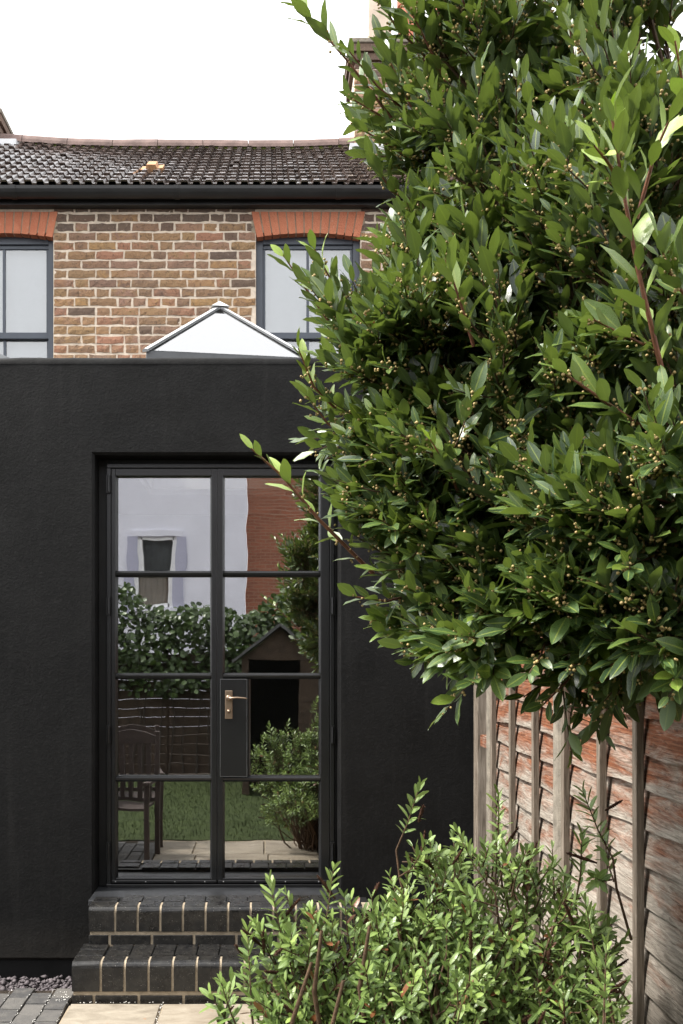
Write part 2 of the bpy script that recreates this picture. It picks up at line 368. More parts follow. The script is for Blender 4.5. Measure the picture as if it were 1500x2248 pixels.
# white grit in the joints and slate chippings beside the wall
def scatter(name, mat, pts, size, sd, label, cat):
    rr = np.random.default_rng(sd); V = []; Fq = []
    oc = np.array([(1, 0, 0), (-1, 0, 0), (0, 1, 0), (0, -1, 0), (0, 0, 1), (0, 0, -1)], float)
    of = [(0, 2, 4), (2, 1, 4), (1, 3, 4), (3, 0, 4), (2, 0, 5), (1, 2, 5), (3, 1, 5), (0, 3, 5)]
    for i, p in enumerate(pts):
        s_ = size * rr.uniform(.5, 1.3); q = oc * rr.uniform(.45, 1.1, (6, 3)) * s_
        a = rr.uniform(0, 6.28); c, sn = math.cos(a), math.sin(a); q = q @ np.array([[c, sn, 0], [-sn, c, 0], [0, 0, .7]])
        b0 = len(V) ; V += list(q + np.array(p)); Fq += [tuple(k + b0 for k in f) for f in of]
    o = link(name, np_mesh(name, mat, V, Fq, smooth=False)); tag(o, label, cat, kind='stuff'); return o
pts = []
for i in range(230):
    c_ = random.randrange(0, 9); px = -.95 - c_ * .1025 + random.gauss(0, .004); py = random.uniform(4.2, 4.93)
    pts.append((px, py, .0))
for i in range(36): pts.append((-.96 - abs(random.gauss(0, .05)), random.uniform(4.72, 4.86), .002))
for i in range(50): pts.append((-.503 + random.gauss(0, .004), random.uniform(4.15, 4.7), -.001))
for i in range(45): pts.append((random.uniform(-.93, .3), 4.712 + random.gauss(0, .004), 0))
scatter('white_grit', 'white_grit', pts, .0036, 3, 'tiny white grit scattered along paving joints', 'grit')
pts = [(random.uniform(-2.6, -.93), random.uniform(4.95, 5.42), -.15 + random.uniform(0, .05)) for i in range(2600)]
scatter('slate_chippings', 'slate_chip', pts, .021, 4, 'plum slate chippings at the foot of the black wall', 'gravel')

# ------------------------------------------------------------------ black extension
EX = empty('black_extension', (-.7, 6.6, 0)); tag(EX, 'black rendered flat-roofed extension with glazed steel double doors', 'building')
def ex(o): rel(o, EX); return o
def ring(name, mat, o4, i4, y0, y1, ch, parent):   # wall slab in XZ with a rectangular opening, softened arrises
    (X0, X1, Z0, Z1), (a0, a1, b0, b1) = o4, i4
    def q(x0, x1, z0, z1, y): return [(x0, y, z0), (x1, y, z0), (x1, y, z1), (x0, y, z1)]
    L = [q(X0, X1, Z0, Z1, y1), q(X0, X1, Z0, Z1, y0 + ch), q(X0 + ch, X1 - ch, Z0 + ch, Z1 - ch, y0),
         q(a0 - ch, a1 + ch, b0 - ch, b1 + ch, y0), q(a0, a1, b0, b1, y0 + ch), q(a0, a1, b0, b1, y1)]
    vs = sum(L, []); fs = []
    for k in range(6):
        for i in range(4):
            A, B = k * 4, ((k + 1) % 6) * 4; fs.append((A + i, A + (i + 1) % 4, B + (i + 1) % 4, B + i))
    return MB().add(vs, fs).obj(name, mat, parent)
DX0, DX1, DZ0, DZ1 = -.955, .383, .345, 2.742
o = ex(ring('wall', 'black_render', (-2.75, 1.32, -.025, 3.268), (DX0, DX1, DZ0, DZ1), 5.45, 5.74, .014, None))
b = MB(); nn_ = 90
for i in range(nn_ + 1):
    x = -2.748 + 4.066 * i / nn_; j1 = mnoise.noise((x * 5, 0, 1)) * .004 + random.uniform(-.001, .001)
    b.v += [(x, 5.4485 + j1 * .5, 3.236), (x, 5.4475 + j1 * .6, 3.262 + j1), (x, 5.459, 3.274 + j1), (x, 5.735, 3.276 + j1 * .5), (x, 5.741, 3.24)]
b.f = [(k * 5 + a, k * 5 + a + 1, (k + 1) * 5 + a + 1, (k + 1) * 5 + a) for k in range(nn_) for a in range(4)]
ex(b.obj('parapet_top', 'black_render', None, smooth=True))
ex(box('plinth', 'bitumen', None, -2.70, 1.30, 5.48, 5.73, -.19, -.026))
for x0, x1 in ((-2.75, -2.5), (1.13, 1.32)): ex(box('wall', 'black_render', None, x0, x1, 5.742, 7.95, -.12, 3.266))
# flat roof with lantern opening
LC = Vector((-.312, 6.35, 0)); LR = math.atan2(.15, .948); LH = .48
def hring(name, mat, x0, x1, y0, y1, a0, a1, b0, b1, z0, z1):
    vs = []
    for z in (z0, z1):
        vs += [(x0, y0, z), (x1, y0, z), (x1, y1, z), (x0, y1, z), (a0, b0, z), (a1, b0, z), (a1, b1, z), (a0, b1, z)]
    fs = []
    for i in range(4):
        j = (i + 1) % 4
        fs += [(i, j, 4 + j, 4 + i), (8 + i, 8 + j, 12 + j, 12 + i), (i, j, 8 + j, 8 + i), (4 + i, 4 + j, 12 + j, 12 + i)]
    return MB().add(vs, fs).obj(name, mat)
ex(hring('roof', 'felt_roof', -2.498, 1.128, 5.742, 7.95, -.83, .13, 5.90, 6.90, 2.79, 3.12))
ex(hring('ceiling', 'plaster', -2.498, 1.128, 5.742, 7.95, -.82, .12, 5.91, 6.89, 2.755, 2.788)); ex(hring('roof_shaft', 'plaster', -.828, .128, 5.902, 6.898, -.80, .10, 5.93, 6.87, 2.79, 3.119))
ex(box('floor', 'wood_floor', None, -2.498, 1.128, 5.742, 7.9, .28, .335))
ex(box('inner_wall', 'grey_wall', None, -2.498, 1.128, 7.86, 7.94, .34, 2.753))
ex(box('inner_wall', 'grey_wall', None, -2.496, -2.44, 5.745, 7.85, .34, 2.753)); ex(box('inner_wall', 'grey_wall', None, 1.07, 1.126, 5.745, 7.85, .34, 2.753))
# roof lantern
LZ0, LZ1 = 3.42, 3.868
lan = empty('roof_lantern', (LC.x, LC.y, 3.12)); lan.rotation_euler.z = LR
lan.parent = EX; lan.matrix_parent_inverse = Matrix.Translation(EX.location).inverted()
def ln(b, name, mat, **k): return b.obj(name, mat, lan, **k)
kb = LZ0 - 3.12; ap = Vector((0, 0, LZ1 - 3.12))
b = MB(); t_ = .05
b.box(-LH, LH, -LH, -LH + t_, 0, kb); b.box(-LH, LH, LH - t_, LH, 0, kb); b.box(-LH, -LH + t_, -LH + t_, LH - t_, 0, kb); b.box(LH - t_, LH, -LH + t_, LH - t_, 0, kb)
ln(b, 'kerb', 'dark_kerb')
cs = [Vector((-LH, -LH, kb)), Vector((LH, -LH, kb)), Vector((LH, LH, kb)), Vector((-LH, LH, kb))]
for i in range(4):
    A, B = cs[i], cs[(i + 1) % 4]; n = (B - A).cross(ap - A).normalized()
    vs = [A + n * .002, B + n * .002, ap + n * .002, A - n * .01, B - n * .01, ap - n * .01]
    ln(MB().add(vs, [(0, 1, 2), (5, 4, 3), (0, 3, 4, 1), (1, 4, 5, 2), (2, 5, 3, 0)]), 'pane', 'lantern_glass')
for i in range(4):
    A = cs[i] + Vector((0, 0, .005)); d = (ap - A).normalized(); ap_ = ap - d * .05; side = d.cross(Vector((0, 0, 1))).normalized(); up = side.cross(d).normalized()
    prof = [(-.022, -.008), (-.021, .006), (0, .012), (.021, .006), (.022, -.008)]
    vs = [p + side * a + up * c for p in (A - d * .015, ap) for a, c in prof]; n = 5
    ln(MB().add(vs, [(k, (k + 1) % n, n + (k + 1) % n, n + k) for k in range(n)] + [(4, 3, 2, 1, 0), (5, 6, 7, 8, 9)]), 'hip_bar', 'pale_metal')
    vs = [p + side * a + up * c for p in (A - d * .01, ap_) for a, c in ((-.0245, -.006), (-.0245, .004), (.0245, .004), (.0245, -.006))]
    ln(MB().add(vs, [(k, (k + 1) % 4, 4 + (k + 1) % 4, 4 + k) for k in range(4)] + [(3, 2, 1, 0), (4, 5, 6, 7)]), 'seal', 'dark_kerb')
ln(MB().add([(-.055, -.055, ap.z - .012), (.055, -.055, ap.z - .012), (.055, .055, ap.z - .012), (-.055, .055, ap.z - .012), (0, 0, ap.z + .035)], [(0, 1, 4), (1, 2, 4), (2, 3, 4), (3, 0, 4), (3, 2, 1, 0)]), 'cap', 'pale_metal')
# door set
ex(box('door_sill', 'slate_sill', None, DX0 + .002, DX1 - .002, 5.26, 5.58, .318, .349, .004))
FY0, FY1 = 5.555, 5.63
def dbox(name, x0, x1, z0, z1, y0=FY0, y1=FY1, mat='black_metal', parent=None, bevel=.003): 
    o = box(name, mat, None, x0, x1, y0, y1, z0, z1, bevel); rel(o, parent if parent is not None else EX); return o
fr = empty('door_frame', (DX0, FY0, DZ0)); ex(fr)
def sub(o, p):                                    # world-placed mesh under a part that is itself under EX
    bpy.context.view_layer.update(); o.parent = p; o.matrix_parent_inverse = p.matrix_world.inverted(); return o
def part(b_, name, mat, p, **k): return sub(b_.obj(name, mat, None, **k), p)
def pbox(name, mat, p, x0, x1, y0, y1, z0, z1, bevel=.0025): return sub(box(name, mat, None, x0, x1, y0, y1, z0, z1, bevel), p)
pbox('jamb', 'black_lining', fr, DX0 + .001, -.906, 5.58, 5.69, DZ0 + .005, DZ1 - .001); pbox('jamb', 'black_lining', fr, .368, DX1 - .001, 5.58, 5.69, DZ0 + .005, DZ1 - .001)
pbox('jamb', 'black_metal', fr, -.9055, -.882, 5.565, 5.66, .35, 2.69); pbox('jamb', 'black_metal', fr, .344, .3675, 5.565, 5.66, .35, 2.69)
pbox('head', 'black_lining', fr, -.9055, .3675, 5.58, 5.69, 2.716, DZ1 - .001); pbox('head', 'black_metal', fr, -.9055, .3675, 5.565, 5.66, 2.691, 2.715)
pbox('threshold', 'black_metal', fr, -.9055, .3675, 5.55, 5.66, .349, .367)
GZ0, GZ1 = .397, 2.647
bars = [1.64 + (1440 - yy) * 5.6 / F for yy in (1260.5, 1484, 1708.5)]
for side_, (x0, x1, gl0, gl1) in enumerate(((-.880, -.2885, -.857, -.319), (-.2865, .342, -.2565, .291))):
    lf = empty('door_leaf', ((x0 + x1) / 2, 5.6, .37)); ex(lf)
    pbox('stile', 'black_metal', lf, x0, gl0, FY0 + .012, FY1, .372, 2.688); pbox('stile', 'black_metal', lf, gl1, x1, FY0 + .012, FY1, .372, 2.688)
    pbox('rail', 'black_metal', lf, gl0 + .0005, gl1 - .0005, FY0 + .012, FY1, GZ1, 2.688); pbox('rail', 'black_metal', lf, gl0 + .0005, gl1 - .0005, FY0 + .012, FY1, .372, GZ0)
    # thin bead round the glazing
    for zb in bars:
        prof = [(5.60, zb - .0165), (5.583, zb - .0165), (5.568, zb - .006), (5.566, zb + .004), (5.583, zb + .0165), (5.60, zb + .0165)]
        part(MB().prism(prof, gl0 + .001, gl1 - .001, 'x'), 'glazing_bar', 'black_metal', lf)
    zz = [GZ0] + [z for zb in bars[::-1] for z in (zb - .0165, zb + .0165)] + [GZ1]
    for i in range(4):
        a0 = gl0
        if side_ == 1 and i == 1: a0 = -.112
        o = MB().box(-(gl1 - a0) / 2, (gl1 - a0) / 2, -.003, .003, -(zz[2 * i + 1] - zz[2 * i]) / 2, (zz[2 * i + 1] - zz[2 * i]) / 2).obj('pane', 'door_glass', None, loc=((a0 + gl1) / 2, 5.607, (zz[2 * i] + zz[2 * i + 1]) / 2), rot=(random.uniform(-.0014, .0014), 0, random.uniform(-.0014, .0014)))
        sub(o, lf)
        for xx in (a0, gl1):
            s_ = 1 if xx == a0 else -1
            part(MB().prism([(xx, 5.574), (xx + s_ * .004, 5.576), (xx + s_ * .010, 5.599), (xx, 5.599)], zz[2 * i] + .001, zz[2 * i + 1] - .001, 'z'), 'bead', 'black_metal', lf)
    pbox('kick_strip', 'black_metal', lf, x0 + .006, x1 - .004, 5.553, 5.5665, .374, .388)
    for xs in ((254, 320, 384, 450) if side_ == 0 else (491, 561, 627, 700)):
        X = (xs - VX) * 5.55 / F
        part(MB().tube([(X, 5.553, .381), (X, 5.5505, .381)], [.0042, .003], 8), 'screw', 'steel', lf)
    hx = -.893 if side_ == 0 else .356
    for hz in (2.60, 1.92, 1.20, .55):
        part(MB().box(hx - .011, hx + .011, 5.545, 5.5645, hz - .05, hz + .05).tube([(hx, 5.543, hz - .045), (hx, 5.543, hz + .045)], .007, 8), 'hinge', 'black_metal', lf)
    if side_ == 1:
        zl0, zl1 = zz[2] + .001, zz[3] - .001
        pbox('lock_box', 'black_metal', lf, -.2685, -.1215, 5.545, 5.566, zl0, zl1, .001)
        for (a, c, d, e) in ((-.2698, -.2686, zl0, zl1), (-.1214, -.1202, zl0, zl1), (-.2698, -.1202, zl0 - .0012, zl0 - .0001), (-.2698, -.1202, zl1 + .0001, zl1 + .0012)):
            pbox('lock_trim', 'silver_edge', lf, a, c, 5.5445, 5.565, d, e, 0)
        hp = (502.5 - VX) * 5.54 / F; hz0, hz1 = CH - 138 * 5.54 / F, CH - 76 * 5.54 / F
        pl = pbox('handle_plate', 'bronze', lf, hp - .0205, hp + .0205, 5.5385, 5.5445, hz0, hz1, .002)
        hz = CH - 92 * 5.54 / F
        pts = [(hp, 5.538, hz), (hp, 5.50, hz), (hp + .012, 5.488, hz + .001), (hp + .05, 5.486, hz + .004), (hp + .085, 5.488, hz + .001), (hp + .103, 5.489, hz - .002)]
        part(MB().tube([(hp, 5.538, hz), (hp, 5.528, hz), (hp, 5.524, hz)], [.016, .016, .011], 14).tube(pts, [.009, .008, .0065, .005, .0045, .004], 8), 'handle', 'bronze', lf, smooth=True)
        hz = CH - 121 * 5.54 / F
        part(MB().tube([(hp, 5.538, hz), (hp, 5.530, hz), (hp, 5.522, hz - .004)], [.011, .010, .005], 12), 'thumb_turn', 'bronze', lf, smooth=True)

# ------------------------------------------------------------------ brick steps
ST = empty('brick_steps', (-.2, 5, 0)); tag(ST, 'two black engineering brick steps with bullnosed edges and tan mortar', 'steps')
def st(o): rel(o, ST); return o
def bullnose(w_, h_, d_, r=.03, left=False):        # face at y=0, top at z=0, runs back to y=d_
    prof = [(0, -h_), (0, -r)] + [(r - r * math.cos(a), -r + r * math.sin(a)) for a in (R(18), R(36), R(54), R(72), R(90))] + [(d_, 0), (d_, -h_)]
    b = MB().prism(prof, -w_ / 2, w_ / 2, 'x'); return b
def jit(b, s_=.0008):
    b.v = [tuple(c + random.uniform(-s_, s_) for c in p) for p in b.v]; return b
def step(xl, xr, yf, yb, zt, zn, zs0, zs1, j0, pitch):
    h_ = zt - zn; d0 = .106; zb = -.10 if zs0 < .1 else zs0 - .02
    st(box('mortar_bed', 'mortar_tan', None, xl + .006, xr - .006, yf + .006, yb, zb, zt - .045))
    st(box('mortar_bed', 'black_lining', None, xl + .004, xr - .006, yf + d0 - .012, yb, zt - .044, zt - .012))
    st(link('mortar_joint', bullnose(xr - xl - .012, h_ - .004, d0 - .014, .029).mesh('mortar_joint', 'mortar_tan'), None, ((xl + xr) / 2, yf + .004, zt - .003)))
    ms = [jit(bullnose(pitch - .012, h_, d0)).mesh('brick', 'engineering_brick', False) for i in range(4)]
    cw = j0 - .006 - xl; st(link('brick', jit(bullnose(cw, h_, .098)).mesh('brick', 'engineering_brick'), None, (xl + cw / 2, yf - .001, zt)))
    x = j0 + pitch / 2
    while x < xr - pitch / 2:
        st(link('brick', random.choice(ms), None, (x, yf + random.uniform(-.001, .001), zt + random.uniform(-.001, .001)), (0, 0, random.uniform(-.006, .006)))); x += pitch
    # tread row behind the noses, close joints
    p2 = .1085; x = j0 + .012 + p2 / 2; y0 = yf + d0 + .008; tm = None
    while x < xr - p2 / 2:
        tm = tm or jit(MB().box(-p2 / 2 + .0035, p2 / 2 - .0035, 0, yb - y0 - .002, -.05, 0), .0004).mesh('brick', 'engineering_brick')
        st(link('brick', tm, None, (x, y0, zt - .001 + random.uniform(-.0008, .0008)))); x += p2
    y1 = y0
    while y1 < yb - .05:                            # side return
        st(box('brick', 'engineering_brick', None, xl, j0 - .006, y1 - .002, min(y1 + .092, yb), zt - .06, zt - .001, .003)); y1 += .102
    x = xl; first = True
    while x < xr:
        w_ = .098 if first else .2; 
        st(box('brick', 'engineering_brick', None, x, min(x + w_, xr), yf + .002, yf + .1, zs0, zs1, .003)); x += w_ + .013; first = False
step(-.907, .52, 5.02, 5.262, .377, .251, .183, .232, -.774, .1138)
step(-.935, .55, 4.73, 5.04, .186, .046, -.03, .026, -.798, .1138)

# ------------------------------------------------------------------ terrace house
HY = 7.96; HS = HY / F
HO = empty('terrace_house', (-.5, 9, 0)); tag(HO, 'stock brick terraced house with brown tiled roof behind the black extension', 'house')
def ho(o): rel(o, HO); return o
def HX(x): return (x - VX) * HS
def HZ(y): return CH + (VY - y) * HS
WZ1 = 5.26; WB = 3.55; WT = HZ(519)
WIN = [(HX(562), HX(792)), (HX(117) - .837, HX(117))]
wall = empty('wall', (0, HY, 0)); ho(wall)
xs = [-6, WIN[1][0], WIN[1][1], WIN[0][0], WIN[0][1], 6]
b = MB()
for i in (0, 2, 4): b.box(xs[i], xs[i + 1], HY + .008, HY + .25, 0, WZ1)
for i in (1, 3): b.box(xs[i], xs[i + 1], HY + .008, HY + .25, 0, WB); b.box(xs[i], xs[i + 1], HY + .008, HY + .25, WT + .03, WZ1)
part(b, 'mortar', 'mortar_cream', wall)
def brick_mesh(w_, h_, d_, sd, mat):
    rr = random.Random(sd); nx, nz = (7 if w_ > .15 else 4), 3; vs = []; e = .0055
    for iz in range(nz):
        for ix in range(nx):
            u, v_ = ix / (nx - 1) * 2 - 1, iz / (nz - 1) * 2 - 1; ed = abs(u) == 1 or abs(v_) == 1
            vs.append((u * w_ / 2 + rr.uniform(-e, e) * (.7 if ed else 1), rr.uniform(-.0035, .002) + (.004 if ed else 0), v_ * h_ / 2 + rr.uniform(-e, e) * .8))
    fs = [(iz * nx + ix, iz * nx + ix + 1, (iz + 1) * nx + ix + 1, (iz + 1) * nx + ix) for iz in range(nz - 1) for ix in range(nx - 1)]
    per = [i for i in range(nx)] + [iz * nx + nx - 1 for iz in range(1, nz)] + [(nz - 1) * nx + ix for ix in range(nx - 2, -1, -1)] + [iz * nx for iz in range(nz - 2, 0, -1)]
    k = len(vs); vs += [(vs[i][0], d_, vs[i][2]) for i in per]; n = len(per)
    fs += [(per[i], per[(i + 1) % n], k + (i + 1) % n, k + i)[::-1] for i in range(n)]
    return MB().add(vs, fs).mesh('brick', mat)
BH = .0575
bm_ = {(t, q): [brick_mesh(wd, BH, .03, i * 7 + j_, mt) for i in range(7)] for j_, (t, wd) in enumerate((('S', .212), ('H', .100), ('Q', .155))) for q, mt in (('n', 'stock_brick'), ('s', 'sooty_brick'))}
WD = {'S': .212, 'H': .100, 'Q': .155}
def lay(x0, x1, zlo, zhi, parent, yface, pieces, ztop=WZ1, joint=.0145, seed=1, soot=2):
    """courses counted down from ztop; pieces True -> one object for each brick, else a joined mesh"""
    rr = random.Random(seed); J = MB(); i = 0
    while ztop - (i + 1) * .075 > zlo - .01:
        zc = ztop - i * .075 - .04
        if zc < zhi:
            x = x0 + (0 if i % 2 else 0) ; first = True; k = i % 2
            while x < x1 - .03:
                t = 'Q' if (first and i % 2 == 0 and rr.random() < .8) else ('SH'[k % 2] if rr.random() < .82 else rr.choice('SSH'))
                wd = WD[t]; first = False; k += 1
                if x + wd > x1: 
                    wd = x1 - x
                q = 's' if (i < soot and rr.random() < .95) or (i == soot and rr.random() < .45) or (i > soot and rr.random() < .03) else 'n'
                me = rr.choice(bm_[(t, q)]); sc = wd / WD[t]
                zz_ = zc + rr.uniform(-.002, .002); rz = rr.uniform(-.008, .008)
                if pieces:
                    o = link('brick', me, None, (x + wd / 2, yface + rr.uniform(-.001, .003), zz_), (0, rz, rr.uniform(-.006, .006)))
                    o.scale.x = sc; sub_fast(o, parent)
                else: J.box(x, x + wd, yface, yface + .03, zz_ - BH / 2, zz_ + BH / 2)
                x += wd + joint + rr.uniform(-.002, .003)
        i += 1
    if not pieces:
        o = J.obj('brickwork', 'stock_brick', None); tag(o, kind='stuff'); sub_fast(o, parent)
def sub_fast(o, p):
    o.parent = p; o.matrix_parent_inverse = WM[p.name]
bpy.context.view_layer.update(); WM = {wall.name: wall.matrix_world.inverted()}
zv = HZ(800)
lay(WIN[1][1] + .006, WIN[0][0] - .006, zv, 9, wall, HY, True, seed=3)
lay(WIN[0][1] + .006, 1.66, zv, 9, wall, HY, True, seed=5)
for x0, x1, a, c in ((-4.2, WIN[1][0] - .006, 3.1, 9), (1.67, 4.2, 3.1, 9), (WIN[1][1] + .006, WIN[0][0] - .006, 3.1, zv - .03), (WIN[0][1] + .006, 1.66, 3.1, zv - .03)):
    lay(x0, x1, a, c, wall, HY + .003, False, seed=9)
# brick arches
for (x0, x1) in WIN:
    ar = empty('arch', ((x0 + x1) / 2, HY, WT)); ho(ar); cx = (x0 + x1) / 2; hw = (x1 - x0) / 2; n = 13
    def archpt(u, t): # u across -1..1, t 0 bottom 1 top
        zb = WT - .008 + .034 * (1 - u * u); zt = HZ(465)
        xb = u * (hw - .002); xt = u * (hw + .04); return (cx + xb + (xt - xb) * t, zb + (zt - zb) * t)
    part(MB().box(x0 - .035, x1 + .035, HY + .003, HY + .0075, WT + .03, HZ(464)), 'mortar', 'mortar_tan', ar)
    for i in range(n):
        u0, u1 = -1 + 2 * i / n + .011, -1 + 2 * (i + 1) / n - .011
        q = [archpt(u0, 0), archpt(u1, 0), archpt(u1, 1), archpt(u0, 1)]; jj = lambda: random.uniform(-.0015, .0015)
        q = [(a + jj(), c + jj()) for a, c in q]; yf = HY - .002 + jj()
        part(MB().add([(a, yf, c) for a, c in q] + [(a, HY + .11, c) for a, c in q], [(0, 1, 2, 3), (0, 4, 5, 1), (1, 5, 6, 2), (2, 6, 7, 3), (3, 7, 4, 0)]), 'arch_brick', 'red_brick', ar)
    # window
    wn = empty('window', (cx, HY + .08, WB)); ho(wn); Y0 = HY + .075
    zt, zm0, zm1 = WT - .005, HZ(736), HZ(722)
    for a, c, z0, z1, nm in ((x0, x0 + .055, WB, zt, 'jamb'), (x1 - .055, x1, WB, zt, 'jamb'), (x0 + .0555, x1 - .0555, zt - .028, zt + .034, 'head'), (x0 + .0555, x1 - .0555, WB, WB + .07, 'sill')):
        pbox(nm, 'grey_frame', wn, a, c, Y0, Y0 + .09, z0, z1, .003)
    pbox('meeting_rail', 'grey_frame', wn, x0 + .0555, x1 - .0555, Y0 + .012, Y0 + .07, zm0, zm1, .003)
    pbox('sash_rail', 'grey_frame', wn, x0 + .0555, x1 - .0555, Y0 + .02, Y0 + .06, zt - .060, zt - .0285, .003)
    for z0, z1, dy in ((zm1, zt - .0605, .024), (WB + .0705, zm0 - .0005, .045)):
        pbox('glazing_bar', 'grey_frame', wn, cx - .011, cx + .011, Y0 + dy - .004, Y0 + dy + .02, z0 + .0005, z1 - .0005, .002)
        for s_ in (-1, 1):
            pbox('sash_stile', 'grey_frame', wn, min(cx + s_ * (hw - .056), cx + s_ * (hw - .076)), max(cx + s_ * (hw - .056), cx + s_ * (hw - .076)), Y0 + dy - .002, Y0 + dy + .02, z0 + .0005, z1 - .0005, .002)
            a, c = sorted((cx + s_ * .0112, cx + s_ * (hw - .0762)))
            pbox('pane', 'window_glass', wn, a, c, Y0 + dy + .008, Y0 + dy + .012, z0 + .001, z1 - .001, 0)
    pbox('blind', 'blind', wn, x0 + .01, x1 - .01, Y0 + .10, Y0 + .108, WB, zt, 0)
# fascia, gutter
ho(box('fascia', 'black_gutter', None, -6, 6, HY - .07, HY + .02, 5.215, 5.30))
gy, gz, gr = HY - .128, 5.315, .062
prof = [(gy + gr * math.cos(a), gz + gr * 1.25 * math.sin(a)) for a in [math.pi + math.pi * i / 10 for i in range(11)]]
prof2 = [(gy + (gr - .005) * math.cos(a), gz + (gr * 1.25 - .005) * math.sin(a)) for a in [2 * math.pi - math.pi * i / 10 for i in range(11)]]
gut = ho(MB().prism(prof + prof2, -6, 6, 'x').obj('gutter', 'black_gutter', None))
for gx in (-2.0, -.72, .55, 1.9):
    pr = [(gy + (gr + .006) * math.cos(a), gz + (gr * 1.25 + .006) * math.sin(a)) for a in [math.pi + math.pi * i / 10 for i in range(11)]]
    part(MB().prism(pr + [(p, q_ + .003) for p, q_ in prof[::-1]], gx - .02, gx + .02, 'x'), 'gutter_joint', 'black_gutter', gut)
# roof
EY, EZ = 7.80, 5.325; RY, RZ = 10.0, 6.745; slope = math.hypot(RY - EY, RZ - EZ); pitch = math.atan2(RZ - EZ, RY - EY)
def sag(x, t): return t * (.058 * ((x + .55) / 2.1) ** 2 - .012) + .008 * math.sin(x * 3.1 + t * 4) * t
roof = empty('roof', (0, EY, EZ)); ho(roof); bpy.context.view_layer.update(); WM[roof.name] = roof.matrix_world.inverted()
TW, TG, TL = .188, slope / 13.0, .235
def tile_mesh(sd):
    rr = random.Random(sd); top = []; hgt = .026
    for k in range(2):
        o_ = k * TW / 2; top += [(o_ + .002, 0), (o_ + .026, 0), (o_ + .036, hgt), (o_ + .078, hgt), (o_ + .089, 0)]
    top += [(TW + .002, 0)]
    top = [(x - TW / 2, z + rr.uniform(-.0012, .0012)) for x, z in top]; n = len(top); th = .014
    vs = []
    for yy, lift in ((0, .015), (TL, 0)):
        vs += [(x, yy, z + lift) for x, z in top] + [(x, yy, z + lift - th) for x, z in top]
    fs = []
    for i in range(n - 1):
        fs += [(i, i + 1, 2 * n + i + 1, 2 * n + i), (i, n + i, n + i + 1, i + 1), (n + i, 3 * n + i, 3 * n + i + 1, n + i + 1)]
    fs += [(0, 2 * n, 3 * n, n), (n - 1, 2 * n - 1, 4 * n - 1, 3 * n - 1)]
    return MB().add(vs, fs)
tms = [tile_mesh(i) for i in range(5)]; tmesh = [t.mesh('tile', 'roof_tile') for t in tms]; vmesh = MB().prism([(-.095, 0), (-.05, 0), (-.04, .038), (.035, .038), (.045, .012), (.095, .012), (.095, -.02), (-.095, -.02)], 0, .2, 'y').mesh('vent_tile', 'vent_tile')
far = MB(); cnt = 0
for r_ in range(13):
    t = r_ / 13
    yy, z0 = EY + (RY - EY) * t, EZ + (RZ - EZ) * t
    for c_ in range(-13, 22):
        x = c_ * TW + .03 + (TW / 2 if r_ % 2 else 0) - .9 + .06
        if x < -5: continue
        px = VX + x * F / yy
        loc = (x, yy + random.uniform(-.004, .004), z0 + sag(x, t) + random.uniform(-.003, .003)); rot = (pitch + random.uniform(-.008, .008), random.uniform(-.008, .008), random.uniform(-.006, .006))
        if -30 < px < 850 and cnt < 299:
            vent = r_ == 4 and abs(px - 330) < TW * F / yy / 2
            o = link('vent_tile' if vent else 'tile', vmesh if vent else random.choice(tmesh), None, (loc[0], loc[1], loc[2] + (.03 if vent else 0)), rot); sub_fast(o, roof); cnt += 1
            if vent: o['label'] = 'single orange tile in the brown roof'
        else:
            Mx = Matrix.Translation(loc) @ Matrix.Rotation(pitch, 4, 'X'); tm_ = tms[c_ % 5]; far.add([Mx @ Vector(p) for p in tm_.v], tm_.f)
o = far.obj('tiling', 'roof_tile', None); tag(o, kind='stuff'); sub_fast(o, roof)
nx_ = 40; vs = []
for t in (0, 1):
    for i in range(nx_ + 1):
        x = -6 + 12 * i / nx_; vs.append((x, EY + .03 + (RY - EY - .03) * t, EZ - .03 + (RZ - EZ) * t + sag(x, t)))
for i in range(nx_ + 1): x = -6 + 12 * i / nx_; vs.append((x, RY + 2.2, EZ + sag(x, 1)))
n = nx_ + 1; fs = [(k * n + i, k * n + i + 1, (k + 1) * n + i + 1, (k + 1) * n + i) for k in range(2) for i in range(nx_)]
part(MB().add(vs, fs), 'roof_deck', 'black_lining', roof)
x = -2.9
while x < 3.6:
    z_ = RZ + sag(x + .22, 1) - .005; pr = [(RY + .115 * math.cos(a), .115 * math.sin(a) * .95) for a in [math.pi * i / 10 for i in range(11)]]
    sl_ = (sag(x + .45, 1) - sag(x, 1)) / .45
    v0 = [(x, p, q_ + RZ + sag(x, 1) - .035) for p, q_ in pr]; v1 = [(x + .444, p, q_ + RZ + sag(x + .444, 1) - .035 + random.uniform(-.003, .003)) for p, q_ in pr]; n = 11
    part(MB().add(v0 + v1, [(i, i + 1, n + i + 1, n + i) for i in range(n - 1)] + [tuple(range(n)), tuple(range(n, 2 * n))]), 'ridge_tile', 'ridge_clay', roof, smooth=False); x += .45
part(MB().box(-2.9, 3.6, RY - .10, RY + .1, RZ - .13, RZ - .03), 'ridge_bedding', 'moss', roof).location.z += .02
